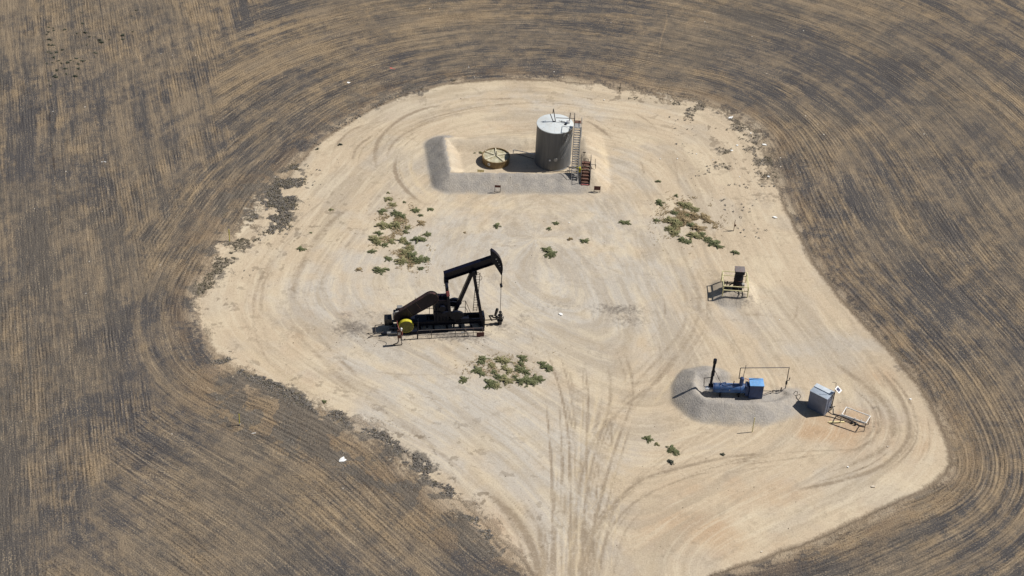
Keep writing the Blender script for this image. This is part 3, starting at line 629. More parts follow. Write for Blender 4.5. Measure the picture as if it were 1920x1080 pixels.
# horsehead
C0 = (-2.52, 6.3); Rh = 2.5
arc = [(C0[0] + Rh * math.cos(R(a)), C0[1] + Rh * math.sin(R(a))) for a in range(-16, 55, 4)]
hp = arc + [(-1.10, 8.33), (-1.16, 8.24), (-1.10, 7.62), (-.98, 7.0), (-.72, 6.72)]
b = MB(); b.prism(hp, -.16, .16)
hh = b.build('horsehead', 'black', pj)
b = MB()
rim = []
for a in range(-15, 55, 5):
    a0, a1 = R(a), R(min(a + 5, 54)); b.beam((C0[0] + Rh * math.cos(a0), 0, C0[1] + Rh * math.sin(a0)), (C0[0] + Rh * math.cos(a1), 0, C0[1] + Rh * math.sin(a1)), .44, .05, (math.cos(a0), 0, math.sin(a0)))
b.build('wireline_track', 'blackbeam', hh)
for x, z, r in ((-.62, 7.42, .07), (-.36, 6.85, .05), (-.25, 6.6, .05), (-.5, 7.15, .04)): MB().cyl((x, -.19, z), (x, -.155, z), r, n=10).build('bolt', 'galv', hh)
b = MB()
for y in (-.10, .10): b.cyl((-.03, y, 5.64), (-.05, y, 4.5), .022, n=6)
br = b.build('bridle', 'rail', pj)
b = MB(); b.bbox(-.16, .06, -.2, .2, 4.3, 4.42); b.cyl((-.05, 0, 4.1), (-.05, 0, 4.62), .06, n=8); b.build('carrier_bar', 'black', pj)
MB().cyl((-.05, 0, 4.1), (0, 0, 1.15), .024, n=6).build('polished_rod', 'rail', pj)
# equaliser + pitmans + cranks
b = MB(); b.bbox(-5.06, -4.82, -1.02, 1.02, 4.95, 5.15, .03); b.bbox(-5.14, -4.74, -.2, .2, 4.95, 5.42, .03); b.build('equalizer_bar', 'black', pj)
SH = (-5.2, 1.98)
cr = (-4.62, 2.12)
for y in (-1, 1):
    p = MB().beam((-4.94, y * .95, 4.98), (cr[0], y * .98, cr[1]), .14, .24, (1, 0, 0)).build('pitman_arm', 'black', pj)
    if y < 0:
        q = MB().beam((-4.90, -1.03, 4.75), (-4.81, -1.035, 4.2), .05, .26, (1, 0, 0)).build('faded_tag', 'pink', p)
    c = MB(); a0 = (SH[0] - .28, SH[1] - .02); e0 = (-3.95, 1.95)
    c.prism([(SH[0] - .34, 2.2), (SH[0] - .34, 1.76), (-4.2, 1.68), (-3.72, 1.8), (-3.72, 2.1), (-4.2, 2.22)], y * .72 - .07, y * .72 + .07)
    c.cyl((SH[0], y * .6, SH[1]), (SH[0], y * .86, SH[1]), .2, n=14)
    cc = c.build('crank', 'black', pj)
    wgt = []
    for i in range(20):
        t = 2 * math.pi * i / 20; wgt.append((-4.02 + .62 * math.cos(t), 1.96 + .46 * math.sin(t) * (1 if math.cos(t) < .1 else .92)))
    MB().prism(wgt, y * .92 - .12, y * .92 + .12).build('counterweight', 'black', cc)
# gear reducer
b = MB(); b.prism([(-5.98, 1.03), (-4.72, 1.03), (-4.62, 1.5), (-4.66, 2.9), (-4.85, 3.22), (-5.75, 3.22), (-6.0, 2.8)], -.52, .52)
b.bbox(-6.05, -4.55, -.6, .6, 2.0, 2.1, .02)
for x in (-5.8, -5.5, -5.2, -4.9): b.beam((x, -.56, 1.1), (x, -.56, 2.9), .05, .08)
b.cyl((-5.3, -.75, 2.55), (-5.3, .75, 2.55), .3, n=16)
gb = b.build('gear_reducer', 'black', pj)
b = MB(); b.bbox(-5.8, -4.7, -.5, .5, 3.22, 3.34, .03); b.cyl((-5.4, 0, 3.3), (-5.4, 0, 3.5), .1, n=10); b.bbox(-5.15, -4.85, -.2, .2, 3.34, 3.46)
for x in (-5.62, -4.85): b.bbox(x - .1, x + .1, -.45, .45, 3.34, 3.40, .01)
b.build('inspection_cover', 'guard', gb)
# long belt guard
def stadium(a, c, r, n=9):
    a = Vector((a[0], a[1])); c = Vector((c[0], c[1])); an = math.atan2(c.y - a.y, c.x - a.x); out = []
    for i in range(n): t = an + math.pi / 2 + math.pi * i / (n - 1); out.append((a.x + r[0] * math.cos(t), a.y + r[0] * math.sin(t)))
    for i in range(n): t = an - math.pi / 2 + math.pi * i / (n - 1); out.append((c.x + r[1] * math.cos(t), c.y + r[1] * math.sin(t)))
    return out
sp = stadium((-9.0, 1.72), (-6.28, 3.58), (.50, .60))
b = MB(); b.prism(sp, -.58, -.22)
bg_ = b.build('belt_guard', 'guard', pj)
b = MB(); q = stadium((-9.0, 1.72), (-6.28, 3.58), (.53, .63))
for (x0, z0), (x1, z1) in zip(q, q[1:] + q[:1]): b.beam((x0, -.4, z0), (x1, -.4, z1), .42, .03, (0, 0, 1) if abs(x1 - x0) > .01 else (1, 0, 0))
for s_ in (.3, .6): x = -9.0 + 2.72 * s_; z = 1.72 + 1.86 * s_; b.beam((x - .27, -.6, z + .42), (x + .27, -.6, z - .42), .02, .05)
b.build('guard_rim', 'guardrim', bg_)
# engine
b = MB(); b.bbox(-9.55, -8.3, -.45, .5, 1.04, 1.75, .05); b.bbox(-9.35, -8.5, -.3, .3, 1.75, 2.05, .04)
for x in (-9.3, -9.0, -8.7): b.cyl((x, -.2, 2.0), (x, -.2, 2.22), .12, n=10)
en = b.build('engine', 'black', pj)
b = MB(); b.bbox(-10.35, -9.7, -.42, .35, .66, 1.36, .04)
for i in range(7): b.box(-10.37, -10.352, -.38 + i * .10, -.34 + i * .10, .7, 1.3)
b.build('radiator', 'oil', en)
b = MB(); b.bbox(-9.25, -8.75, -.15, .25, 2.24, 2.42, .05); b.cyl((-8.7, .1, 2.3), (-8.3, .1, 2.36), .09, n=8); b.build('air_cleaner', 'steel', en)
b = MB(); b.cyl((-9.6, -.5, 1.5), (-9.6, -.5, 2.1), .07, n=8); b.tube([(-9.6, -.5, 2.1), (-9.4, -.5, 2.25), (-9.1, -.4, 2.25)], .06); b.build('exhaust_pipe', 'steel', en)
b = MB(); b.cyl((-9.98, -.72, .62), (-9.1, -.75, .62), .14, n=14); b.build('drum', 'black', pj)
b = MB(); b.cyl((-10.6, -1.02, .30), (-10.2, -1.02, .32), .13, .13, n=14); b.ball((-10.62, -1.02, .30), .13); mf = b.build('muffler', 'black', pj)
MB().cyl((-10.2, -1.02, .32), (-9.3, -1.04, .34), .135, n=14).build('muffler_sleeve', 'steel', mf)
b = MB(); b.bbox(-9.1, -6.7, -1.14, -.84, .12, .42, .02); b.build('tool_beam', 'black', pj)
b = MB(); b.lathe([(.0, -.18), (.66, -.18), (.66, .14), (0, .14)], 44, (-8.52, -1.0, 1.05), 'y')
fw = b.build('flywheel_guard', 'yellow', pj)
b = MB(); b.lathe([(.0, -.20), (.62, -.20), (.62, -.18)], 40, (-8.52, -1.0, 1.05), 'y'); b.build('disc_face', 'shadedyellow', fw)  # guard front, its shade put into the colour
# left handrail
def rail(name, posts, h, parent, mat='rail', r=.028, mid=True, toe=False):
    b = MB()
    for x, y, z in posts: b.cyl((x, y, z), (x, y, z + h), r, n=6)
    for (x0, y0, z0), (x1, y1, z1) in zip(posts[:-1], posts[1:]):
        b.cyl((x0, y0, z0 + h), (x1, y1, z1 + h), r, n=6)
        if mid: b.cyl((x0, y0, z0 + h * .5), (x1, y1, z1 + h * .5), r * .9, n=6)
        if toe: b.cyl((x0, y0, z0 + .06), (x1, y1, z1 + .06), r * .9, n=6)
    return b.build(name, mat, parent)
b = MB(); b.tube([(-11.35, -.55, .05), (-11.2, -.5, .85), (-10.4, -.5, .9)], .04); b.tube([(-11.3, -1.0, .25), (-10.5, -1.0, .45)], .035); b.cyl((-11.2, -.5, .85), (-11.22, -1.0, .28), .03); b.tube([(-11.9, -1.25, .08), (-11.3, -1.0, .25)], .035)
b.build('fuel_pipe', 'rail', pj)
rail('crank_guard_rail', [(-7.55, -1.75, 0), (-6.3, -1.75, 0), (-4.2, -1.75, 0), (-3.35, -1.75, 0), (-2.6, -1.75, 0), (-1.75, -1.75, 0)], 1.05, pj, toe=True)
rail('crank_guard_rail', [(-7.5, 1.75, 0), (-6.2, 1.75, 0), (-5.0, 1.75, 0), (-3.9, 1.75, 0), (-2.95, 1.75, 0)], 1.4, pj)
b = MB(); b.cyl((-7.55, -1.75, 0), (-7.5, -1.7, 1.95), .06, n=6); b.cyl((-7.5, -1.7, 1.95), (-7.5, 1.75, 2.0), .03, n=6); b.build('guard_post', 'black', pj)
for p_, q_ in (((-2.95, 1.75, 1.4), (-2.45, 1.75, 0)), ((-2.95, 1.75, .7), (-2.7, 1.75, .1)), ((-3.3, -1.75, 1.05), (-2.95, -1.9, 0))): MB().cyl(p_, q_, .028, n=6).build('rail_brace', 'rail', pj)
# ladder with hoop
b = MB()
L0, L1 = Vector((-2.36, .78, .95)), Vector((-2.22, .62, 5.35)); sx = Vector((.34, 0, -.0))
b.cyl(L0, L1, .03, n=6); b.cyl(L0 + sx, L1 + sx, .03, n=6)
for i in range(15):
    p = L0.lerp(L1, (i + .5) / 15); b.cyl(p, p + sx, .02, n=5)
la = b.build('ladder', 'rail', pj)
b = MB(); pts = [(L1 + sx + Vector((.18 * math.sin(t) , .0, -.55 - .25 * math.cos(t)))) for t in [math.pi * i / 8 for i in range(9)]]; b.tube(pts, .022, 6)
pts = [(L1 + Vector((.17, .35 * math.sin(t), -.2)) + Vector((-.17 * math.cos(t), 0, 0))) for t in [math.pi * i / 8 for i in range(9)]]; b.tube(pts, .02, 6)
b.build('safety_hoop', 'rail', la)
# front sign + end platform
b = MB(); b.bbox(-2.3, -1.62, -1.86, -1.82, .12, .62, .01); sg = b.build('warning_plate', 'redsign', pj)
b = MB(); b.bbox(-3.7, -3.4, -1.79, -1.76, .6, .72, .01); b.build('name_plate', 'white', pj)
b = MB(); b.bbox(-1.75, -1.42, -.6, .6, .1, 1.15, .03); b.cyl((-1.55, -.3, 1.1), (-1.55, -.3, 1.35), .1); b.build('end_plate', 'black', pj)
b = MB(); b.bbox(-4.1, -2.9, -.9, -.5, 1.02, 1.5, .06); b.cyl((-3.9, -.9, 1.3), (-3.9, -.4, 1.3), .3, n=16); b.build('brake_housing', 'black', pj)
for x, z in ((-9.0, .5), (-8.0, .5), (-6.4, .45), (-3.2, .45)): MB().cyl((x, -1.3, 0), (x, -.95, z), .04, n=6).build('anchor_strut', 'rail', pj)

# ---------------------------------------------------------------- wellhead
wh_ = thing('wellhead', 'dark wellhead with valves and side pipes under the horsehead cable', 'wellhead', (wx0, wy0, gz(wx0, wy0)), 9)
b = MB(); b.cyl((0, 0, 0), (0, 0, .35), .2, n=16); b.cyl((0, 0, .35), (0, 0, .42), .27, n=16); b.cyl((0, 0, .42), (0, 0, .95), .13, n=14); b.cyl((0, 0, .95), (0, 0, 1.0), .22, n=14); b.cyl((0, 0, 1.0), (0, 0, 1.3), .09, n=12); b.cyl((0, 0, 1.3), (0, 0, 1.38), .14, n=12); b.cyl((.18, .1, .1), (.18, .1, 1.15), .035, n=8)
b.build('casing_head', 'oil', wh_)
b = MB(); b.tube([(0, 0, .72), (-.55, 0, .72), (-.85, 0, .98)], .07, 10); b.bbox(-.42, -.2, -.13, .13, .58, .86, .04); b.cyl((-.45, 0, .95), (-.3, 0, 1.65), .11, .14, n=12); b.ball((-.3, 0, 1.66), .14); b.build('flow_tee', 'oil', wh_)
b = MB(); b.tube([(0, 0, .12), (-.9, -.1, .1), (-1.2, -.3, .02)], .06, 8); b.tube([(-.2, 0, .5), (-1.2, .05, .45), (-2.1, .1, .42)], .045, 8); b.build('flow_line', 'rail', wh_)
b = MB(); b.tube([(-1.05, 0, .98), (-.6, .0, 1.0)], .045, 8); b.tube([(-1.0, 0, .98), (-.72, 0, .4)], .07, 8); b.build('side_pipe', 'oil', wh_)
for z, x in ((.72, .34), (.5, .28)):
    b = MB(); b.cyl((0, 0, z), (x - .04, 0, z), .03, n=6); b.lathe([(.10, -.015), (.13, -.015), (.13, .015), (.10, .015), (.10, -.015)], 16, (x - .03, 0, z), 'x'); b.beam((x - .03, -.12, z), (x - .03, .12, z), .02, .02); b.beam((x - .03, 0, z - .12), (x - .03, 0, z + .12), .02, .02); b.build('valve_wheel', 'rail', wh_)

# ---------------------------------------------------------------- engine control stand
x, y, z = GG(753, 647)
t = thing('control_stand', 'rusty control panel on a pipe stand in front of the yellow wheel', 'control stand', (x, y, z), 0)
b = MB(); b.cyl((.0, 0, 0), (0, 0, 1.0), .035, n=8); b.cyl((-.28, 0, .45), (-.28, 0, .9), .05, n=8); b.tube([(-.28, 0, .45), (-.34, -.1, .3), (-.5, -.12, .22), (-.75, -.12, .08)], .05, 8); b.tube([(0, 0, .03), (-.6, -.1, .03), (-.95, -.1, .02)], .035, 6); b.build('pipe_stand', 'rail', t)
b = MB(); b.bbox(-.36, -.06, -.1, .12, .82, 1.62, .03); pb = b.build('panel_box', 'rust', t)
b = MB(); b.cyl((-.03, -.02, 1.62), (-.03, -.02, 1.82), .05, n=8); b.ball((-.03, -.02, 1.86), .10); b.build('lamp_head', 'white', pb)
b = MB(); b.bbox(-.32, -.1, -.115, -.10, 1.2, 1.5, .005); b.build('gauge_plate', 'steel', pb)
b = MB(); pts = []
for i in range(11):
    s_ = i / 10; pts.append((-.05 - .45 * s_ + .0, .1 + .75 * s_, 1.75 + .28 * s_ - .75 * math.sin(math.pi * s_) * .6))
b.tube(pts, .022, 6); b.tube([(.03, 0, 1.6), (.07, -.05, 1.3), (.0, -.05, 1.05)], .022, 6); b.build('cable', 'pink', t)

# ---------------------------------------------------------------- stock tank
TX, TY = 3.42, 21.71; TR, TH = 1.83, 4.5
tk = thing('storage_tank', 'tall grey steel storage tank with pale roof inside the earth berm', 'tank', (TX, TY, gz(TX, TY)), 0)
b = MB(); b.lathe([(TR + .04, 0), (TR + .04, .06), (TR, .08), (TR, TH), (TR + .03, TH + .01)], 72); b.build('tank_shell', 'tank', tk)
b = MB(); b.lathe([(TR + .035, TH - .05), (TR + .045, TH), (TR + .03, TH + .03), (TR - .05, TH + .045), (.15, TH + .22), (0, TH + .225)], 72); rf = b.build('tank_roof', 'tanktop', tk)
b = MB(); b.beam((0, -.02, TH + .228), (0, -TR + .1, TH + .055), .02, .02)
b.beam((-1.3, -1.1, TH + .09), (0, 0, TH + .228), .015, .012); b.beam((1.5, -.9, TH + .075), (0, 0, TH + .228), .015, .012); b.build('roof_seam', 'tanktop', rf)
b = MB(); b.cyl((1.32, .12, TH + .05), (1.32, .12, TH + .28), .17, n=16); b.cyl((1.32, .12, TH + .28), (1.32, .12, TH + .34), .20, n=16); b.build('thief_hatch', 'white', rf)
b = MB(); b.cyl((1.05, -.25, TH + .08), (1.05, -.25, TH + .22), .12, n=12); b.tube([(.35, .25, TH + .2), (1.0, .2, TH + .16)], .03); b.cyl((.65, .22, TH + .16), (.65, .22, TH + .26), .05); b.build('vent', 'black', rf)
b = MB()
b.tube([(-.22, .05, TH + .25), (-.55, .15, TH + 1.02)], .045); b.tube([(.02, .05, TH + .25), (-.28, .35, TH + 1.55)], .045); b.tube([(-.28, .35, TH + 1.55), (-.3, .4, TH + .95)], .03); b.tube([(-.24, .04, TH + .25), (.04, .04, TH + .25)], .05)
b.tube([(.04, .05, TH + .68), (1.9, .1, TH + .68)], .035); b.build('gauge_frame', 'rail', tk)
b = MB(); b.tube([(1.42, .2, TH + .1), (1.46, .22, TH + 1.25)], .045); b.build('vent_pipe', 'rail', tk)
# little round marks and pipes on the wall
b = MB()
for ang, z, r in ((-100, 1.25, .10),): a = R(ang); b.cyl((TR * .99 * math.cos(a), TR * .99 * math.sin(a), z), ((TR + .03) * math.cos(a), (TR + .03) * math.sin(a), z), r, n=14)
b.build('round_sticker', 'white', tk)
b = MB(); a = R(-82); b.cyl((TR * .98 * math.cos(a), TR * .98 * math.sin(a), 1.35), ((TR + .05) * math.cos(a), (TR + .05) * math.sin(a), 1.35), .19, n=16); b.build('clean_out_plate', 'galv', tk)
b = MB()
for sgn in (-1, 1):
    pts = []
    for i in range(12):
        s_ = i / 11; a = R(-62 + 42 * s_ + sgn * 2.5); z = 1.5 + 2.4 * s_ * 1.0; pts.append(((TR + .1) * math.cos(a), (TR + .1) * math.sin(a), z))
    b.tube(pts, .025, 6)
b.build('gauge_conduit', 'galv', tk)
b = MB(); a = R(-52); b.tube([((TR + .08) * math.cos(a), (TR + .08) * math.sin(a), 3.4), ((TR + .12) * math.cos(a + .12), (TR + .12) * math.sin(a + .12), 4.05)], .03); b.cyl(((TR) * math.cos(a + .14), (TR) * math.sin(a + .14), 4.1), ((TR + .14) * math.cos(a + .14), (TR + .14) * math.sin(a + .14), 4.1), .07); b.build('level_gauge', 'white', tk)

# ---------------------------------------------------------------- stair to the tank roof
sr = thing('access_stair', 'long steep metal stair with open treads climbing the right side of the grey tank', 'stair', (5.62, 17.3, gz(5.62, 17.3)), 0)
b = MB(); zb = 0; y0, y1 = 0.05, 2.9; ztop = 4.45
for x in (-.31, .31): b.beam((x, y0, .02), (x, y1, ztop), .05, .2, (0, 0, 1))
b.build('stringer', 'galv', sr)
for i in range(22):
    s_ = (i + .7) / 22
    MB().bbox(-.285, .285, y0 + (y1 - y0) * s_ - .085, y0 + (y1 - y0) * s_ + .085, ztop * s_ - .015, ztop * s_ + .02, .005).build('tread', 'galv', sr)
for x in (-.335, .335):
    b = MB(); up = .55
    b.tube([(x, y0, .05 + up * .95), (x, y1 * .9, ztop * .9 + up)], .022, 6)
    for s_ in (0, .3, .6, .9): b.cyl((x, y0 + (y1 - y0) * s_, ztop * s_ + .05), (x, y0 + (y1 - y0) * s_, ztop * s_ + up * (.95 if s_ == 0 else 1)), .02, n=6)
    b.build('handrail', 'rail' if x < 0 else 'steel', sr)
b = MB(); b.bbox(-.33, .33, y1, y1 + .72, ztop - .06, ztop, .01); b.build('landing_plate', 'galv', sr)
b = MB(); b.bbox(-.26, .40, y1 + .76, y1 + 1.25, ztop - .04, ztop + .02, .01); b.build('platform', 'rust', sr)
b = MB(); b.tube([(-.32, y1 + .1, ztop), (-.32, y1 + .1, ztop + .95), (-.32, y1 + 1.1, ztop + .95), (-.32, y1 + 1.1, ztop)], .035, 6); b.build('platform_rail', 'rail', sr)
b = MB(); b.tube([(.44, y1 + 1.3, ztop), (.44, y1 + 1.3, ztop + .35), (.44, y1 + .1, ztop + .35)], .035, 6); b.beam((.46, y1 - .4, ztop - .9), (.46, y1 + 1.4, ztop - .05), .05, .05)
b.cyl((.40, y1 + .1, ztop), (.40, y1 + .1, .2), .04, n=6)
b.build('support_post', 'steel', sr)

# ---------------------------------------------------------------- valves beside the tank
x, y = 5.45, 19.35
t = thing('yellow_valve', 'bright yellow valve with pipe sticking out beside the tank foot under the stair', 'valve', (6.12, 19.35, gz(6.12, 19.35)), 0)
b = MB(); b.ball((.1, 0, .62), .24, 1.1, 12, 8); b.cyl((.1, 0, .25), (.12, 0, .6), .13, .2, n=12); b.ball((-.22, .08, .8), .16, .8, 10, 6); b.cyl((-.25, .05, .78), (.1, 0, .72), .1, n=10); b.build('valve_body', 'yellow', t)
b = MB(); b.tube([(-1.1, .1, .62), (-.22, .08, .76), (.12, 0, .5), (.15, -.1, .05), (.2, -.6, .0)], .05); b.build('valve_pipe', 'rail', t)
t = thing('load_line_pipe', 'short twin pipes joining the tank foot and the stair', 'pipe', (5.1, 19.9, gz(5.1, 19.9)), 0)
b = MB(); b.tube([(-.2, .2, .5), (.35, .1, .55)], .05); b.tube([(-.2, -.3, .4), (.4, -.35, .42)], .05); b.cyl((.1, .1, 0), (.1, .1, .55), .04); b.cyl((.1, -.3, 0), (.1, -.3, .42), .04); b.build('pipe_run', 'steel', t)

# ---------------------------------------------------------------- pit tank
x, y = G(930, 291.5, .72)
pt = thing('pit_tank', 'low round brown fibreglass tank with ribbed pale lid left of the tall tank', 'tank', (x, y, gz(x, y)), 0)
b = MB(); b.lathe([(1.40, 0), (1.40, .66), (1.44, .68), (1.44, .74), (1.38, .76), (1.34, .74), (1.34, .60)], 56, caps=False); b.build('tank_wall', 'pit', pt)
b = MB(); b.lathe([(1.345, .60), (1.0, .62), (0, .70)], 48); b.build('lid', 'pitlid', pt)
for a in (10, 82, 135, 205, 300):
    a = R(a + 12); MB().beam((.1 * math.cos(a), .1 * math.sin(a), .75), (1.36 * math.cos(a), 1.36 * math.sin(a), .72), .07, .07).build('spoke', 'spoke', pt)
b = MB(); b.cyl((0, 0, .68), (.02, .02, 1.22), .04, n=8); b.ball((0, 0, .75), .1); b.build('vent_pipe', 'black', pt)
b = MB(); a = R(-118); ca, sa = math.cos(a), math.sin(a); tx, ty = -sa, ca
def plate(mb, a, zc, wd, ht, r, th_=.01):
    ca, sa = math.cos(a), math.sin(a); c = Vector((r * ca, r * sa, zc)); mb.beam(c - Vector((-sa, ca, 0)) * wd / 2, c + Vector((-sa, ca, 0)) * wd / 2, th_, ht)
plate(b, a, .40, .26, .28, 1.405, .02); lb = b.build('label', 'white', pt)
b = MB(); plate(b, a, .43, .10, .10, 1.42, .01); plate(b, a, .33, .16, .03, 1.42, .01); b.build('label_mark', 'black', lb)
x0_, y0_ = G(962, 289)
t = thing('overflow_pipe', 'thin white pipe running between the low brown tank and the tall tank', 'pipe', (x0_, y0_, 0), 0)
ex, ey = TX - TR - x0_, TY + .15 - y0_
b = MB(); b.tube([(0, 0, .12), (.02, .05, .5), (ex, ey, .62)], .04); b.build('pipe_run', 'white', t)
b = MB(); b.tube([(ex - .1, ey + .0, .05), (.35, .12, .03)], .03); b.build('ground_line', 'rail', t)

# ---------------------------------------------------------------- rusty stile over the berm
sx_, sy_ = 6.72, 16.95
t = thing('berm_steps', 'rusty red steps climbing the front of the berm at the foot of the long stair', 'steps', (sx_, sy_, gz(sx_, sy_)), 0)
for i in range(6):
    zz = .16 + i * .215; yy = .1 + i * .29
    MB().bbox(-.42, .42, yy, yy + .27, zz, zz + .045, .01).build('tread', 'rust', t)
b = MB()
for i in range(6): b.box(-.41, .41, .36 + i * .29, .375 + i * .29, .16 + i * .215, .34 + i * .215)
b.build('riser', 'rust', t)
for x in (-.46, .46): MB().prism([(0, 0), (.0, .18), (1.75, 1.46), (2.2, 1.46), (2.2, 1.1), (.25, 0)], -.025, .025).build('side_plate', 'black', t)
for o in [o for o in bpy.data.objects if o.parent == t and o.name.startswith('side_plate')]: o.rotation_euler = (0, 0, R(90)); o.location = (-.46 if o.name == 'side_plate' else .46, 0, 0)
b = MB(); b.bbox(-.42, .42, 1.84, 2.2, 1.36, 1.4, .01); b.build('landing_plate', 'rust', t)
for x in (-.47, .47):
    b = MB(); b.tube([(x, .15, .2), (x, .1, 1.05), (x, 1.8, 2.2), (x, 2.2, 2.2), (x, 2.2, 1.4)], .025, 6); b.build('handrail', 'rail', t)
b = MB(); b.bbox(-.44, .44, -.05, .1, .0, .05, .01); b.build('foot_plate', 'pink', t)

# ---------------------------------------------------------------- signs round the tank
def sign(px, py, wd, ht, pan, panmat, name, label, legs='rail', shift=0):
    x, y, z = GG(px, py); t = thing(name, label, 'sign', (x, y, z - .05), shift)
    b = MB()
    for sx in (-1, 1): b.cyl((sx * wd / 2, 0, 0), (sx * wd / 2, 0, ht + .05), .025, n=6)
    b.cyl((-wd / 2, 0, .15), (wd / 2, 0, .15), .02, n=6); b.cyl((-wd / 2, 0, ht), (wd / 2, 0, ht), .02, n=6); b.build('sign_post', legs, t)
    MB().bbox(-wd / 2 - .02, wd / 2 + .02, -.045, -.03, ht - pan, ht + .06, .004).build('sign_board', panmat, t); return t
sign(933, 355, .55, .85, .2, 'redsign', 'warning_sign', 'open sign frame with narrow dark red board on the front slope of the tank berm')
sign(1119.5, 357, .6, .72, .42, 'redsign', 'warning_sign', 'low dark red signboard on two legs right of the rusty steps')
sign(901, 327, .62, .48, .36, 'paleyellow', 'warning_sign', 'small pale yellow signboard on the berm crest below the low brown tank')
x, y, z = GG(1111, 316)
t = thing('pipe_stand', 'spindly dark pipe frame on the berm crest right of the rusty steps', 'pipe stand', (x, y, z), 0)
b = MB(); b.cyl((-.3, 0, 0), (-.32, 0, .5), .025, n=6); b.cyl((.3, 0, 0), (.3, 0, .5), .025, n=6); b.cyl((-.5, 0, .45), (.32, 0, .5), .025, n=6); b.cyl((-.05, -.1, .0), (-.25, .0, .45), .04, n=6); b.cyl((.25, .1, .2), (.2, .1, 1.1), .025, n=6); b.build('frame_pipe', 'rail', t)
b = MB(); x, y, z = GG(1097, 312)
t = thing('bent_handrail', 'tangle of thin bent rails above the top of the rusty steps', 'handrail', (x, y, z), 0)
b.tube([(-.4, 0, 0), (-.36, 0, .5), (-.1, .0, .95), (.1, 0, .6), (.05, 0, 0)], .022, 6); b.tube([(.1, .1, .0), (-.15, .1, .5), (0, .1, .9), (.3, .1, .85), (.35, .1, 0)], .022, 6); b.tube([(-.3, .2, .9), (-.1, .2, .6), (.2, .2, .1)], .02, 6); b.build('rail_pipe', 'rail', t)

# ---------------------------------------------------------------- vertical vessel inside a yellow rail
x, y = 20.55, 1.05
t = thing('vertical_separator', 'black upright vessel with rusty square cap inside a yellow guard rail', 'separator', (x, y, gz(x, y)), 0)
b = MB(); b.lathe([(.46, 0), (.46, .1), (.42, .12), (.42, 1.55), (.34, 1.72), (.34, 1.9)], 28, (.28, .0, 0)); vs_ = b.build('vessel_shell', 'black', t)
for h_ in (.6, 1.1): MB().lathe([(.435, h_), (.445, h_ + .02), (.435, h_ + .04)], 28, (.28, .0, 0)).build('band', 'rust', vs_)
b = MB(); b.bbox(-.16, .72, -.42, .42, 1.88, 2.22, .02); cp = b.build('cap_box', 'black', t)
b = MB(); b.bbox(-.18, .74, -.44, .44, 2.22, 2.25, .008); b.build('cap_lid', 'caplid', cp)
b = MB(); b.tube([(-.95, .1, .0), (-.95, .1, .55), (-.1, .1, .55)], .05); b.tube([(-.75, -.1, .0), (-.72, -.1, .85)], .05); b.tube([(-1.0, .2, .35), (-.1, .2, .35)], .04); b.cyl((-.5, 0, .3), (-.2, .0, .6), .06)
for x_ in (-.9, -.75, -.6, -.45): b.cyl((x_, -.3, .1), (x_, -.3, .42), .05, n=8)
b.build('inlet_piping', 'oil', t)
b = MB(); b.tube([(.3, -.42, .5), (.35, -.75, .2), (.5, -1.2, -.25)], .045); b.tube([(.6, -.3, .5), (.65, -.7, .2), (.8, -1.1, -.2)], .045); b.build('drain_pipe', 'oil', t)
b = MB(); b.bbox(.62, .86, -.35, -.1, .3, .75, .03); b.build('meter_box', 'galv', t)
gx, gy = 20.55, 1.08
gr = thing('guard_rail', 'square yellow pipe rail around the black upright vessel', 'railing', (gx, gy, gz(gx, gy) - .05), 0)
cs = [(-1.15, -1.12), (1.15, -1.15), (1.17, 1.12), (-1.12, 1.15)]
for i in range(4):
    (ax, ay), (bx, by) = cs[i], cs[(i + 1) % 4]
    za, zb_ = gz(gx + ax, gy + ay) - gz(gx, gy), gz(gx + bx, gy + by) - gz(gx, gy)
    b = MB(); b.cyl((ax, ay, za - .1), (ax, ay, 1.08), .05, n=8)
    for h in (1.08, .62): b.cyl((ax, ay, h), (bx, by, h), .042, n=8)
    b.ball((ax, ay, 1.08), .05); b.build('rail_side', 'paleyellow', gr)

# ---------------------------------------------------------------- blue horizontal heater
x0, y0 = 17.42, -13.72; zb = gz(19.5, -13.6); hd = 2.5
t = thing('line_heater', 'blue horizontal heater vessel with tall black stack and blue cabinet inside a low berm', 'heater', (x0, y0, zb), hd)
b = MB(); b.lathe([(.0, -.02), (.3, .0), (.40, .1), (.42, .14), (.42, 2.75), (.0, 2.78)], 32, (.25, 0, .72), 'x'); ve = b.build('vessel', 'blue', t)
for h_ in (.55, 2.3): MB().lathe([(.43, h_), (.445, h_ + .02), (.43, h_ + .05)], 32, (.25, 0, .72), 'x').build('vessel_band', 'darkblue', ve)
MB().beam((.9, -.43, .95), (2.0, -.3, 1.16), .03, .03).build('conduit', 'darkblue', ve)
b = MB(); b.lathe([(.0, 0), (.43, 0), (.43, .08), (.0, .08)], 28, (.22, 0, .72), 'x')
b.build('end_flange', 'darkblue', ve)
b = MB(); b.lathe([(0, -.62), (.2, -.62), (.2, -.15)], 20, (.2, -.03, .62), 'x'); fa = b.build('flame_arrester', 'silver', t)
b = MB(); b.lathe([(.205, -.3), (.21, .05)], 20, (.2, -.03, .62), 'x'); b.build('burner_sleeve', 'galv', fa)
b = MB(); b.cyl((.02, .06, .8), (.10, .1, 3.35), .115, n=16); b.cyl((.02, .06, .72), (.03, .06, .98), .19, n=16); b.cyl((.10, .1, 3.35), (.105, .1, 3.75), .155, n=16); b.cyl((.09, .15, 1.95), (.095, .15, 2.4), .15, n=12); st = b.build('stack', 'black', t)
b = MB(); b.cyl((.1, .1, 2.75), (.9, .0, 1.15), .022, n=6); b.cyl((.62, .05, 1.72), (.68, .05, 1.6), .05, n=6); b.build('stack_brace', 'rail', st)
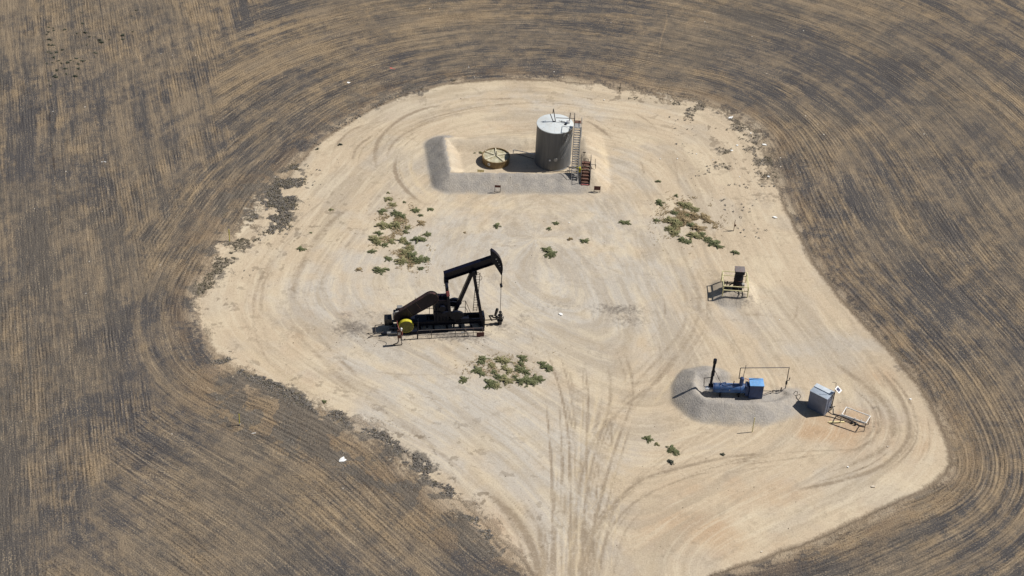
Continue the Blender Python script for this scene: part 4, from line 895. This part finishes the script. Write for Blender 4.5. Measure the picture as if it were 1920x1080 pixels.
b = MB(); b.tube([(.0, .1, 1.75), (-.6, .1, 1.65), (-.55, 0, .85), (-.45, 0, .72)], .03, 6); b.build('pilot_tube', 'rail', t)
b = MB(); b.tube([(.88, -.1, 1.14), (.88, -.1, 1.3), (1.25, .05, 1.3), (1.35, .05, 1.12)], .035, 6); b.build('vessel_fitting', 'darkblue', t); MB().cyl((1.95, 0, 1.1), (1.98, 0, 1.5), .035, n=6).build('gauge_pipe', 'rail', t)
b = MB(); b.lathe([(.22, 1.0), (.18, 1.12), (.18, 1.86), (.12, 1.92), (0, 1.93)], 20, (2.62, 0, 0)); dm = b.build('gas_dome', 'darkblue', t)
b = MB(); b.cyl((2.70, .05, 1.9), (2.78, .05, 3.25), .025, n=6); b.build('vent_pipe', 'rail', t)
b = MB(); b.bbox(3.02, 3.3, -.36, .36, .1, 1.2, .03); b.build('end_housing', 'darkblue', t)
b = MB(); b.bbox(3.33, 4.5, -.5, .38, -.02, 1.42, .012); cb = b.build('cabinet', 'darkblue', t)
b = MB(); b.bbox(3.30, 4.53, -.53, .28, 1.42, 1.46, .008); b.build('cabinet_lid', 'bluetop', cb)
b = MB(); b.prism([(3.30, 1.40), (4.53, 1.40), (4.53, 1.5), (3.30, 1.5)], .28, .46); b.build('rear_hood', 'bluetop', cb)
for x in (.9, 2.5): MB().bbox(x - .06, x + .06, -.38, .38, -.05, .42, .01).build('saddle', 'black', t)
b = MB(); b.tube([(2.5, .05, 1.75), (2.36, .05, 1.78), (2.36, .1, 2.85), (2.42, .1, 2.9), (6.72, .95, 2.38), (6.72, .95, .75), (6.7, .9, .06)], .038, 8); b.build('gas_pipe', 'rail', t)
b = MB(); b.tube([(4.5, -.3, .28), (5.2, .2, .2), (5.7, .55, .1), (6.1, .5, .06), (6.7, .9, .06)], .032, 6); b.cyl((6.25, .6, .0), (6.3, .62, .4), .05, n=6); b.cyl((5.55, .4, .05), (5.55, .4, .25), .05, n=6); b.build('outlet_pipe', 'rail', t)
b = MB(); b.cyl((6.72, .95, .5), (6.72, .95, .8), .09, n=8); b.tube([(6.72, .95, .9), (6.9, .95, .95), (6.95, .95, 1.25)], .03, 6); b.lathe([(.1, -.01), (.12, -.01), (.12, .01), (.1, .01)], 12, (6.9, .95, 1.05), 'x'); b.build('gas_valve', 'oil', t)
for x, z_ in ((.4, .55),): MB().cyl((1.62, -.415, .8), (1.62, -.44, .8), .05, n=8).build('sight_glass', 'galv', ve)
MB().tube([(2.9, .1, 1.75), (3.15, .1, 1.62), (3.3, .1, 1.5)], .03).build('hose', 'pink', t)

# ---------------------------------------------------------------- meter shed
A = [Vector(p) for p in ((25.79, -14.46), (27.14, -15.46), (27.78, -14.70), (26.33, -13.72))]
cx, cy = A[1]; hd = math.degrees(math.atan2(A[0][1] - A[1][1], A[0][0] - A[1][0]))   # local x runs along the front face from near corner to left corner
L1 = (A[0] - A[1]).length; L2 = (A[2] - A[1]).length + .12
t = thing('meter_shed', 'grey sheet metal shed box with pale hinged roof at the right end of the pad', 'shed', (cx, cy, gz(cx, cy) - .02), hd)
b = MB(); b.bbox(0, L1, -L2, 0, 0, 1.88, .012)
b.build('shed_wall', 'shed', t)
b = MB(); b.bbox(-.03, L1 + .03, -L2 * .58, .03, 1.88, 1.92, .008); b.build('roof_panel', 'shedroof', t)
b = MB(); b.bbox(-.03, L1 + .03, -L2 - .05, -L2 * .60, 1.9, 2.0, .012); b.build('roof_lid', 'shedlid', t)
b = MB(); b.bbox(-.02, .5, -L2 - .12, -L2 - .05, 1.7, 1.97, .01); b.cyl((-.04, -L2 - .02, 0), (-.04, -L2 - .02, 1.98), .03, n=6); b.build('door_edge', 'darkblue', t)
b = MB(); b.cyl((-.06, -.2, .02), (-.06, -.2, 1.8), .012, n=4); b.bbox(-.03, -.005, -L2 * .9, -L2 * .35, .15, 1.7, .005); b.build('side_door', 'shed', t)
b = MB(); b.cyl((-.03, -L2 * .7, .55), (-.16, -L2 * .7, .55), .07, n=8); b.tube([(-.12, -L2 * .7, .55), (-.2, -L2 * .8, .5), (-.3, -L2 - .1, .5)], .035, 6); b.build('meter_pipe', 'oil', t)
x, y, z = GG(1558.5, 769)
t = thing('solar_panel_post', 'small white framed solar panel on a thin pole behind the grey shed', 'solar panel', (x, y, z), 0)
b = MB(); b.cyl((0, 0, 0), (0, 0, 2.35), .03, n=8); b.tube([(0, 0, 2.3), (-.06, 0, 3.05), (-.14, 0, 3.1), (-.42, 0, 3.12)], .018, 6); b.build('pole', 'rail', t)
b = MB()
pc_ = Vector((.22, -.05, 2.38)); u = Vector((.42, -.33, -.02)).normalized(); nrm = Vector((.35, -.45, .82)).normalized(); v = nrm.cross(u).normalized(); u = v.cross(nrm)
b.beam(pc_ - u * .27, pc_ + u * .27, .46, .03, nrm); pn = b.build('panel_frame', 'white', t)
b = MB(); c2 = pc_ + nrm * .018; b.beam(c2 - u * .17, c2 + u * .17, .28, .01, nrm); b.build('solar_cells', 'panel', pn)

# ---------------------------------------------------------------- white pipe rack
RC = [Vector((*G(px, py, .95), 0)) for px, py in ((1578.3, 777.2), (1623.6, 793), (1631.7, 780.3), (1586.9, 763.5))]
bx, by = RC[0].x, RC[0].y; bz = gz(bx, by)
t = thing('pipe_rack', 'empty white rectangular pipe rack on legs beside the shed', 'rack', (bx, by, bz), 0)
Q = [(p.x - bx, p.y - by) for p in RC]
b = MB()
for i in range(4): b.cyl((*Q[i], .95), (*Q[(i + 1) % 4], .95), .045, n=8); b.ball((*Q[i], .95), .05)
b.build('top_frame', 'rackwhite', t)
for i in range(4): MB().cyl((*Q[i], 0), (*Q[i], .95), .03, n=6).build('leg', 'rail', t)
b = MB(); p0, p1 = Vector((*Q[0], .88)), Vector((*Q[1], .88)); b.cyl(p0 + Vector((-.2, .0, 0)), p1 + Vector((-.1, 0, 0)), .06, n=8)
b.build('cross_pipe', 'steel', t)
for k, s_ in enumerate((.55, .8)):
    p = p0.lerp(p1, s_); MB().cyl(p, p + Vector((0, 0, .22)), .035, n=6).build('pipe_plug', 'white', t)
x, y, z = GG(1566, 776)
t = thing('meter_run', 'dark ground pipe with valves running from the shed beneath the white rack', 'pipe', (x, y, z), 0)
def rel(px, py, up=.0): q = GG(px, py, up); return (q[0] - x, q[1] - y, q[2] - z)
b = MB(); b.tube([rel(1551, 769, .45), rel(1558, 768, .55), rel(1561, 773, .35), rel(1562, 777, .08), rel(1575, 780, .05), rel(1600, 791, .05), rel(1612, 799, .06), rel(1622, 801, .06)], .05, 8)
b.tube([rel(1546, 780, .05), rel(1560, 783, .05), rel(1597, 794, .05)], .03, 6); b.build('pipe_run', 'rail', t)
for px, py in ((1598, 794), (1604, 797)):
    q = rel(px, py, .1); b = MB(); b.ball(q, .12, .9, 10, 6); b.cyl(q, (q[0], q[1], q[2] + .25), .03, n=6); b.build('valve', 'oil', t)
x, y, z = GG(1568, 792)
t = MB().bbox(-1.38 / 2, 1.38 / 2, -.07, .07, 0, .06, .008).build('plank', 'wood'); t.location = (x, y, z + .02); t.rotation_euler = (0, 0, R(6)); tag(t, 'pale yellow plank lying on the ground under the white rack', 'plank')
x, y, z = GG(1494, 744)
t = MB()
t.tube([(-.25, .35, .04), (-.1, .45, .25), (.05, .3, .3), (.0, .05, .12), (-.15, .1, .04)], .022, 6).tube([(0, .05, .1), (.2, -.0, .3), (.28, -.25, .25), (.1, -.4, .05), (-.08, -.25, .04), (0, .05, .1)], .022, 6)
t = t.build('wire_loop', 'oil'); t.location = (x, y, z); tag(t, 'loop of black wire or hose lying left of the grey shed', 'wire')

# ---------------------------------------------------------------- marker posts
def post(px, py, h, mat, label, r=.045, cap=None, head=0):
    x, y, z = GG(px, py); t = thing('marker_post', label, 'post', (x, y, z - .05), head)
    b = MB(); b.cyl((0, 0, 0), (0, 0, h), r, n=8); b.cyl((0, 0, h), (0, 0, h + .03), r * .8, n=8); b.build('post', mat, t)
    if cap: cap(t)
    return t
post(1410.5, 810, 1.65, 'paleyellow', 'yellow marker post standing on sand in front of the blue heater berm')
def capB(t): MB().bbox(-.02, .16, -.05, .05, .62, .82, .02).build('valve', 'rust', t); MB().tube([(0, 0, .06), (-.55, .05, .06), (-.8, .1, .04)], .035, 6).build('ground_pipe', 'rail', t)
post(1375.5, 433, 1.35, 'rust', 'thin rusty post with a small valve upslope of the yellow guard rail', .03, capB)
post(430.5, 453, 1.45, 'yellow', 'thin yellow post in the brush at the upper left edge of the pad', .035)
def capD(t): MB().bbox(-.07, .07, -.07, .07, 0, .32, .02).build('base_block', 'galv', t)
post(449.5, 799, 1.35, 'yellow', 'yellow post with grey foot in the brush at the lower left edge of the pad', .035, capD)
def capT(t): MB().bbox(-.16, .16, -.03, .03, .42, .5, .01).build('cross_bar', 'rail', t)
post(1095, 292, .5, 'rail', 'tiny dark T shaped stake on the inner slope right of the long stair', .03, capT)
def capS(t): pass
post(1162, 172, 1.1, 'rail', 'thin dark stake at the far edge of the pad', .03)

# ================================================================ weeds
def leafy(seed, rad, hgt_, nbr, npb, lf, spread=1.0):
    rs = random.Random(seed); b = MB()
    lobes = [(rs.uniform(0, 6.28), rs.uniform(.55, 1)) for _ in range(nbr)]
    for a, L in lobes:
        cur = rs.uniform(-.5, .5); h0 = hgt_ * rs.uniform(.4, 1)
        for i in range(npb):
            u = (i + rs.random()) / npb; r = rad * L * (u ** .8); aa = a + cur * u
            x = r * math.cos(aa) + rs.gauss(0, .06) * rad; y = r * math.sin(aa) + rs.gauss(0, .06) * rad
            z = .02 + h0 * math.sin(min(1, (1 - u) * 1.1 + .12) * 1.45) * rs.uniform(.45, 1.0)
            s_ = lf * rs.uniform(.6, 1.5) * (1.1 - .5 * u); d = aa + rs.gauss(0, .8)
            ux, uy = math.cos(d), math.sin(d); tz = rs.uniform(-.35, .6)
            p0 = (x - ux * s_ * .4, y - uy * s_ * .4, z); p2 = (x + ux * s_, y + uy * s_, z + tz * s_)
            w_ = s_ * rs.uniform(.22, .42); p1 = (x - uy * w_, y + ux * w_, z + .25 * s_); p3 = (x + uy * w_, y - ux * w_, z + .1 * s_)
            b.addmesh([p0, p1, p2, p3], [(0, 1, 2, 3)])
        b.cyl((0, 0, .02), (rad * L * .75 * math.cos(a + cur * .7), rad * L * .75 * math.sin(a + cur * .7), .05 + h0 * .3), .012, .006, n=3, caps=False)
    return b
def weed_mesh(name, *a):
    b = leafy(*a); me = bpy.data.meshes.new(name); me.from_pydata(b.v, [], b.f); me.update(); return me
def with_mat(me, mat):
    m2 = me.copy(); m2.materials.clear(); m2.materials.append(M[mat]); return m2
WP = [weed_mesh('weed', 100 + i, 1.0, .34, 13, 34, .17) for i in range(5)]
WPs = [weed_mesh('weed', 200 + i, 1.0, .45, 9, 16, .26) for i in range(3)]
WM = {k: ([with_mat(m_, mt) for m_ in WP], [with_mat(m_, mt) for m_ in WPs]) for k, mt in (('g', 'green'), ('y', 'ygreen'), ('d', 'dryweed'), ('k', 'darkweed'))}
CL = {
 'in the patch left beyond the pumpjack': [(729,362,4,'y'),(727,374,9,'y'),(736,384,8,'y'),(758,379,4,'g'),(717,397,9,'g'),(744,400,12,'g'),(752,406,11,'g'),(779,395,10,'g'),(788,404,6,'g'),(806,393,7,'g'),(716,423,13,'y'),(732,425,8,'y'),(746,423,12,'y'),(765,427,7,'y'),(789,419,9,'d'),(761,435,7,'g'),(710,438,8,'g'),(706,450,12,'y'),(712,456,10,'y'),(722,460,8,'g'),(735,453,8,'y'),(753,450,10,'y'),(765,457,7,'g'),(784,450,13,'g'),(801,440,9,'g'),(698,472,8,'g'),(726,486,9,'g'),(713,508,13,'g'),(726,506,5,'g'),(758,474,11,'y'),(754,490,13,'y'),(772,480,14,'g'),(786,488,14,'g'),(798,486,9,'g'),(789,503,7,'g'),(767,465,10,'y'),(673,507,7,'d')],
 'in the patch in front of the pumpjack': [(901,680,8,'g'),(908,675,10,'g'),(920,686,8,'y'),(894,695,11,'g'),(902,702,8,'g'),(869,712,9,'g'),(925,698,6,'g'),(940,675,10,'y'),(951,680,10,'y'),(946,690,7,'y'),(954,696,8,'y'),(979,673,10,'g'),(977,683,7,'g'),(974,693,11,'g'),(986,698,9,'g'),(1017,684,9,'g'),(1026,690,11,'g'),(938,708,10,'g'),(950,713,12,'y'),(919,721,13,'g'),(932,724,8,'y'),(981,714,13,'g'),(992,717,13,'g'),(1005,710,11,'g'),(1014,713,8,'g'),(967,707,6,'g')],
 'on the bare middle of the pad': [(932,424,9,'g'),(1042,419,7,'g'),(1030,429,6,'g'),(1025,468,10,'g'),(1032,476,14,'g'),(1070,449,6,'d'),(1096,452,9,'g'),(1166,417,8,'g'),(1177,418,8,'g'),(872,436,3,'d')],
 'in the patch beyond the yellow rail': [(1269,368,6,'g'),(1237,381,11,'g'),(1278,384,9,'y'),(1290,388,13,'y'),(1303,393,10,'y'),(1266,400,9,'g'),(1288,404,8,'g'),(1231,414,8,'g'),(1257,414,12,'y'),(1268,421,15,'y'),(1256,430,11,'y'),(1266,438,11,'y'),(1296,424,11,'g'),(1318,406,10,'d'),(1327,413,11,'d'),(1279,450,10,'g'),(1289,454,9,'g'),(1302,443,13,'y'),(1316,440,9,'g'),(1326,448,10,'g'),(1338,457,13,'g'),(1347,462,9,'g'),(1309,428,13,'d'),(1378,474,9,'g'),(1235,341,6,'g'),(1284,415,12,'d'),(1300,405,10,'d')],
 'on the sand below the heater berm': [(1215,824,9,'g'),(1233,834,5,'y'),(1258,842,9,'g'),(1264,847,9,'g'),(1258,868,6,'k'),(1354,852,4,'k')],
 'inside the tank berm': [(902,275,5,'y'),(890,281,3,'g')],
 'along the left side of the pad': [(607,753,5,'g'),(565,467,8,'g'),(622,394,5,'y'),(583,437,3,'g'),(637,272,5,'k'),(594,280,4,'k')],
}
SZ = lambda r: 'big' if r >= 12 else ('mid-sized' if r >= 8 else 'small')
CN = {'g': 'green', 'y': 'yellow-green', 'd': 'dry brown', 'k': 'dark'}
ORD = ['', 'second ', 'third ', 'fourth ', 'fifth ', 'sixth ', 'seventh ', 'eighth ', 'ninth ', 'tenth ', 'eleventh ', 'twelfth ', 'thirteenth ']
rw = random.Random(11)
for cname, L in CL.items():
    cls = {}
    for it in L: cls.setdefault((SZ(it[2]), it[3]), []).append(it)
    for (sz, k), items in cls.items():
        items.sort(key=lambda q: q[0])
        for n_, (px, py, r, k_) in enumerate(items):
            x, y, z = GG(px, py); rad = r / 20.5 * (1.32 if k != 'g' else 1.2)
            big_m, small_m = WM[k]
            o = bpy.data.objects.new('weed', rw.choice(big_m if r >= 7 else small_m)); COL.objects.link(o)
            o.location = (x, y, z - .01); o.rotation_euler = (0, 0, rw.uniform(0, 6.28)); o.scale = (rad, rad * rw.uniform(.95, 1.2), rad * .9 if r > 7 else rad)
            pos = 'only such one' if len(items) == 1 else ORD[n_].strip() + ' such from left' if n_ else 'leftmost such one'
            tag(o, f'{sz} {CN[k]} weed, {pos} {cname}', 'weed', 'low weeds growing on the sand pad')
# dark tufts in the field's upper left corner
TUF = [(88,44),(91,53),(99,54),(92,61),(100,59),(88,66),(121,57),(119,58),(91,76),(96,78),(92,86),(98,86),(104,93),(92,91),(90,99),(96,102),(105,100),(118,95),(122,98),(139,95),(102,110),(97,119),(87,121),(111,115),(117,121),(126,119),(133,115),(139,117),(143,112),(147,122),(156,111),(156,116),(136,128),(146,130),(122,130),(125,141),(141,144),(106,133),(103,143),(105,147),(91,153),(99,158),(163,86),(168,70),(179,70),(162,63),(187,76),(187,80),(192,81),(177,95),(177,101),(206,76),(229,68),(230,76),(249,61),(245,32),(255,21),(154,46),(145,64),(155,26),(107,77),(95,163)]
for i, (px, py) in enumerate(TUF):
    x, y, z = GG(px, py); o = bpy.data.objects.new('weed_tuft', rw.choice(WM['k'][1])); COL.objects.link(o); r = rw.uniform(.22, .42)
    o.location = (x, y, z); o.rotation_euler = (0, 0, rw.uniform(0, 6.28)); o.scale = (r * 1.2, r, r * 1.1)
    tag(o, 'small dark tuft among many scattered in the upper left corner of the field', 'weed', 'dark tufts in the upper left of the field')

# ---------------------------------------------------------------- dead brush along the pad edge (nobody could count it)
rb = np.random.RandomState(5)
def brush(regions, name, mat, label, seed):
    V = []; F = []
    for poly_px, dens, thr, sc, rmin, rmax in regions:
        Pw = np.array([G(*p) for p in poly_px]); lo, hi = Pw.min(0), Pw.max(0); n = int((hi - lo).prod() * dens)
        q = lo + rb.rand(n, 2) * (hi - lo); ok = inside(q[:, 0], q[:, 1], Pw); q = q[ok]
        ed = seg_dist(q[:, 0], q[:, 1], Pw, True)
        v = vnoise(q[:, 0], q[:, 1], 1.5, 91, 4) + (vnoise(q[:, 0], q[:, 1], 5, 92, 2) - .5) * .3 + np.clip(ed / 1.2, 0, 1) * .08 - .08
        q = q[v > thr + rb.rand(len(q)) * .05]
        zz = height(q[:, 0], q[:, 1]) + .04
        for (x, y), z in zip(q, zz):
            r = rb.uniform(rmin, rmax)
            for _ in range(5):
                a = rb.uniform(0, 6.283); d = rb.uniform(0, r); px, py = x + d * math.cos(a), y + d * math.sin(a); h = rb.uniform(.2, 1) * r * .6
                s_ = r * rb.uniform(.35, .75); a2 = rb.uniform(0, 6.283); ux, uy = math.cos(a2) * s_, math.sin(a2) * s_; o = len(V)
                V += [(px - ux, py - uy, z), (px - uy * .5, py + ux * .5, z + h * .8), (px + ux, py + uy, z + h), (px + uy * .5, py - ux * .5, z + h * .3)]; F.append((o, o + 1, o + 2, o + 3))
    me = bpy.data.meshes.new(name); me.from_pydata(V, [], F); me.materials.append(M[mat]); o = bpy.data.objects.new(name, me); COL.objects.link(o)
    o['kind'] = 'stuff'; o['label'] = label; return o
brush([(A1b, 50, .44, 1.5, .07, .17), (A2, 44, .45, 1.5, .07, .18), (A3, 14, .52, 1.5, .06, .15)], 'dead_brush', 'brush', 'grey dead brush growing in ragged clumps along the left edge of the pad', 5)
brush([(A1, 30, .48, 1.5, .06, .16), (A2, 14, .47, 1.4, .06, .15), (A4, 12, .53, 1.5, .06, .15), ([(700,180),(900,150),(900,125),(700,140),(560,200),(560,240)], 5, .52, 2, .1, .2)], 'dry_scrub', 'brushg', 'olive brown dry scrub between the dead brush and the ploughed field', 9)
SC = [([(1190,175),(1330,190),(1440,270),(1470,400),(1400,480),(1330,380),(1260,300),(1240,230)], 2.2, .56, 1.6, .07, .17), ([(470,420),(560,320),(640,270),(640,300),(580,400),(540,470),(430,560),(395,600)], 1.6, .54, 1.3, .06, .16), ([(380,600),(430,560),(440,640),(500,690),(430,690)], 1.2, .55, 1.3, .06, .15), ([(640,790),(760,830),(860,900),(940,1000),(900,1000),(820,900),(700,830)], 1.5, .55, 1.3, .06, .16)]
brush(SC, 'sparse_tufts', 'brush', 'sparse grey dead tufts sprinkled over the sandy margin of the pad', 13)

# dry grass threading the weed patches
def grass(regions, name, mat, label):
    V = []; F = []
    for cx, cy, rx, ry, n in regions:
        for _ in range(n):
            px, py = cx + rb.normal() * rx, cy + rb.normal() * ry; x, y = G(px, py)
            if vnoise(np.array([x]), np.array([y]), 1.1, 77, 2)[0] < .52: continue
            z = gz(x, y)
            for k_ in range(3):
                a = rb.uniform(0, 6.283); L = rb.uniform(.08, .22); ux, uy = math.cos(a), math.sin(a); o = len(V); w_ = .03
                V += [(x - uy * w_, y + ux * w_, z), (x + uy * w_, y - ux * w_, z), (x + ux * L, y + uy * L, z + L * rb.uniform(.2, .9))]; F.append((o, o + 1, o + 2))
    me = bpy.data.meshes.new(name); me.from_pydata(V, [], F); me.materials.append(M[mat]); o = bpy.data.objects.new(name, me); COL.objects.link(o); o['kind'] = 'stuff'; o['label'] = label
grass([(1288, 412, 24, 18, 4200), (1315, 420, 14, 12, 1400), (728, 438, 20, 18, 1300), (770, 480, 16, 12, 1800), (745, 405, 14, 10, 900), (938, 690, 30, 12, 600)], 'dry_grass', 'dryweed', 'dry straw coloured grass threading between the green weeds')
# ---------------------------------------------------------------- litter
def scrap(seed, s_, elong=1.4):
    rs = random.Random(seed); n = 7; top = []
    for i in range(n):
        a = 2 * math.pi * i / n + rs.uniform(-.2, .2); r = s_ * rs.uniform(.6, 1.1); top.append((r * elong * math.cos(a), r * math.sin(a), .03 + s_ * rs.uniform(.05, .5)))
    c = (0, 0, s_ * .45); b = MB(); vs_ = top + [(x * .95, y * .95, 0.0) for x, y, z in top] + [c]
    fs = [(i, (i + 1) % n, n * 2) for i in range(n)] + [((i + 1) % n, i, n + i, n + (i + 1) % n) for i in range(n)] + [tuple(range(2 * n - 1, n - 1, -1))]
    return b.addmesh(vs_, fs)
LIT = [(642,863,.36,'white','large white sheet lying on the grey brush at lower left',1.3),(1453,408,.19,'white','white scrap on sand near the right edge above the yellow guard rail',1.6),(1370,221,.2,'white','long white scrap at the upper right edge of the pad',2.2),
 (1433,272,.2,'white','white scrap at the corner where the grey stubble patch meets the pad',1.5),(1382,273,.18,'white','rounded white lump on sand, left of two at the upper right',1.1),(1372,283,.17,'white','small white lump just below the rounded one at the upper right',1.2),
 (1441,332,.17,'white','small white scrap on the edge of the grey stubble patch at right',1.0),(1408,250,.1,'white','tiny white fleck near the upper right edge of the pad',1.2),(1258,190,.12,'tan','tiny pale lump at the far edge of the pad right of centre',1),(1133,188,.12,'white','tiny white lump at the far edge of the pad behind the tank',1),
 (876,127,.2,'white','white two lobed scrap in the field beyond the tank berm',1.9),(657,156,.25,'white','flat white board like scrap in the field upper left of the pad',2.2),(668,160,.1,'white','tiny white fleck beside the white board in the upper left field',1.2),(735,130,.3,'red','faded red rag in the field beyond the pad',1.4),
 (589,181,.08,'white','tiny white speck in the field left of the far pad edge',1),(606,208,.12,'white','small white scrap near the far left pad edge',1.5),(436,276,.22,'white','bright white scrap in the left field upslope of the brush',1.5),(431,281,.12,'white','smaller white piece touching the bright scrap in the left field',1.2),
 (467,260,.08,'white','tiny white speck right above the bright scrap in the left field',1.0),(495,175,.07,'white','tiny white speck high in the left field',1),(511,140,.07,'white','topmost tiny white speck in the left field',1),(195,305,.16,'white','white flake in the dark left field near a wheel track',2.2),(163,340,.16,'white','white streaky flake in the middle of the dark left field',2.4),
 (110,683,.12,'white','white fleck at far left level with the front weeds',1.5),(294,583,.07,'white','tiny white speck in the left field level with the pumpjack base',1),(288,660,.14,'tan','pale straw flake in the lower left field',2.4),(20,413,.12,'tan','long pale straw piece at the left border of the photo',3.4),(474,813,.22,'white','white slab beside the foot of the lower yellow post',1.9),
 (564,1010,.06,'white','tiny white fleck in the lower left ploughed strip',1.6),(738,910,.06,'white','tiny white dot in the brush below the large white sheet',1),(843,1017,.07,'tan','tiny pale fleck near the bottom tip of the brush',1),(1052,590,.16,'white','small white scrap on the bare middle of the pad right of the wellhead',1.6),(1067,418,.08,'white','tiny white speck beside the small weed in the pad middle',1),
 (1590,876,.11,'white','tiny white lump on the sand below the white rack',1),(1637,913,.16,'tan','pale flat scrap on the sand at the lower right of the pad',1.8),(1707,749,.12,'white','pale lump on the sand at the far right loop',1.2),(1665,838,.1,'tan','pale pebble on the right wheel tracks',1.2),(1428,1035,.1,'tan','pale piece on the lower right pad edge',2.0),
 (1287,116,.1,'white','tiny white fleck in the field upper right of the pad',1.2),(1587,207,.08,'white','tiny white speck in the dark right field',1.5),(1815,118,.09,'white','tiny white speck high in the dark right field',1),(1893,77,.08,'white','tiny white speck near the right border at the top',1),(1306,289,.08,'white','tiny white stone on the sand right of the tank berm',1),
 (1238,298,.09,'white','tiny white stone, left of a pair right of the tank berm',1),(1270,298,.1,'white','tiny white stone, right of a pair right of the tank berm',1.1),(1337,300,.08,'white','tiny white stone further right of the pair beyond the tank berm',1),(1387,332,.08,'white','tiny white stone on the scrubby sand at right',1),(1462,600,.06,'white','tiny white stone below the yellow guard rail',1.2),
 (747,22,.0,'','',1)]
for i, (px, py, s_, c_, lab, el) in enumerate(LIT):
    if not lab: continue
    x, y, z = GG(px, py); o = scrap(300 + i, s_ * .85, el).build('scrap', {'white': 'plastic', 'tan': 'littertan', 'red': 'litterred'}[c_], smooth=False)
    o.location = (x, y, z + .01); o.rotation_euler = (0, 0, random.Random(i).uniform(-.6, .9)); tag(o, lab, 'litter', 'litter and pale stones lying about')
# loose dark clods and stones too many to count
V = MB(); rc_ = random.Random(3)
for _ in range(700):
    u = rc_.random()
    if u < .5: px, py = rc_.uniform(430, 1700), rc_.uniform(180, 1040)
    elif u < .7: px, py = rc_.gauss(830, 70), rc_.gauss(632, 10)
    elif u < .8: px, py = rc_.gauss(690, 25), rc_.gauss(630, 12)
    else: px, py = rc_.gauss(1380, 60), rc_.gauss(300, 70)
    x, y = G(px, py)
    s_ = rc_.uniform(.02, .06) * (1.6 if rc_.random() < .08 else 1)
    vs_ = [(x + s_ * rc_.uniform(.7, 1.3) * a, y + s_ * rc_.uniform(.7, 1.3) * c_, 0) for a, c_ in ((1, 0), (0, 1), (-1, 0), (0, -1))]
    z = gz(x, y); V.addmesh([(p[0], p[1], z - .02) for p in vs_] + [(x, y, z + s_ * 1.1)], [(0, 1, 4), (1, 2, 4), (2, 3, 4), (3, 0, 4)])
o = V.build('loose_stones', 'rock', smooth=False); o['kind'] = 'stuff'; o['label'] = 'dark clods and stones strewn over the sand of the pad'
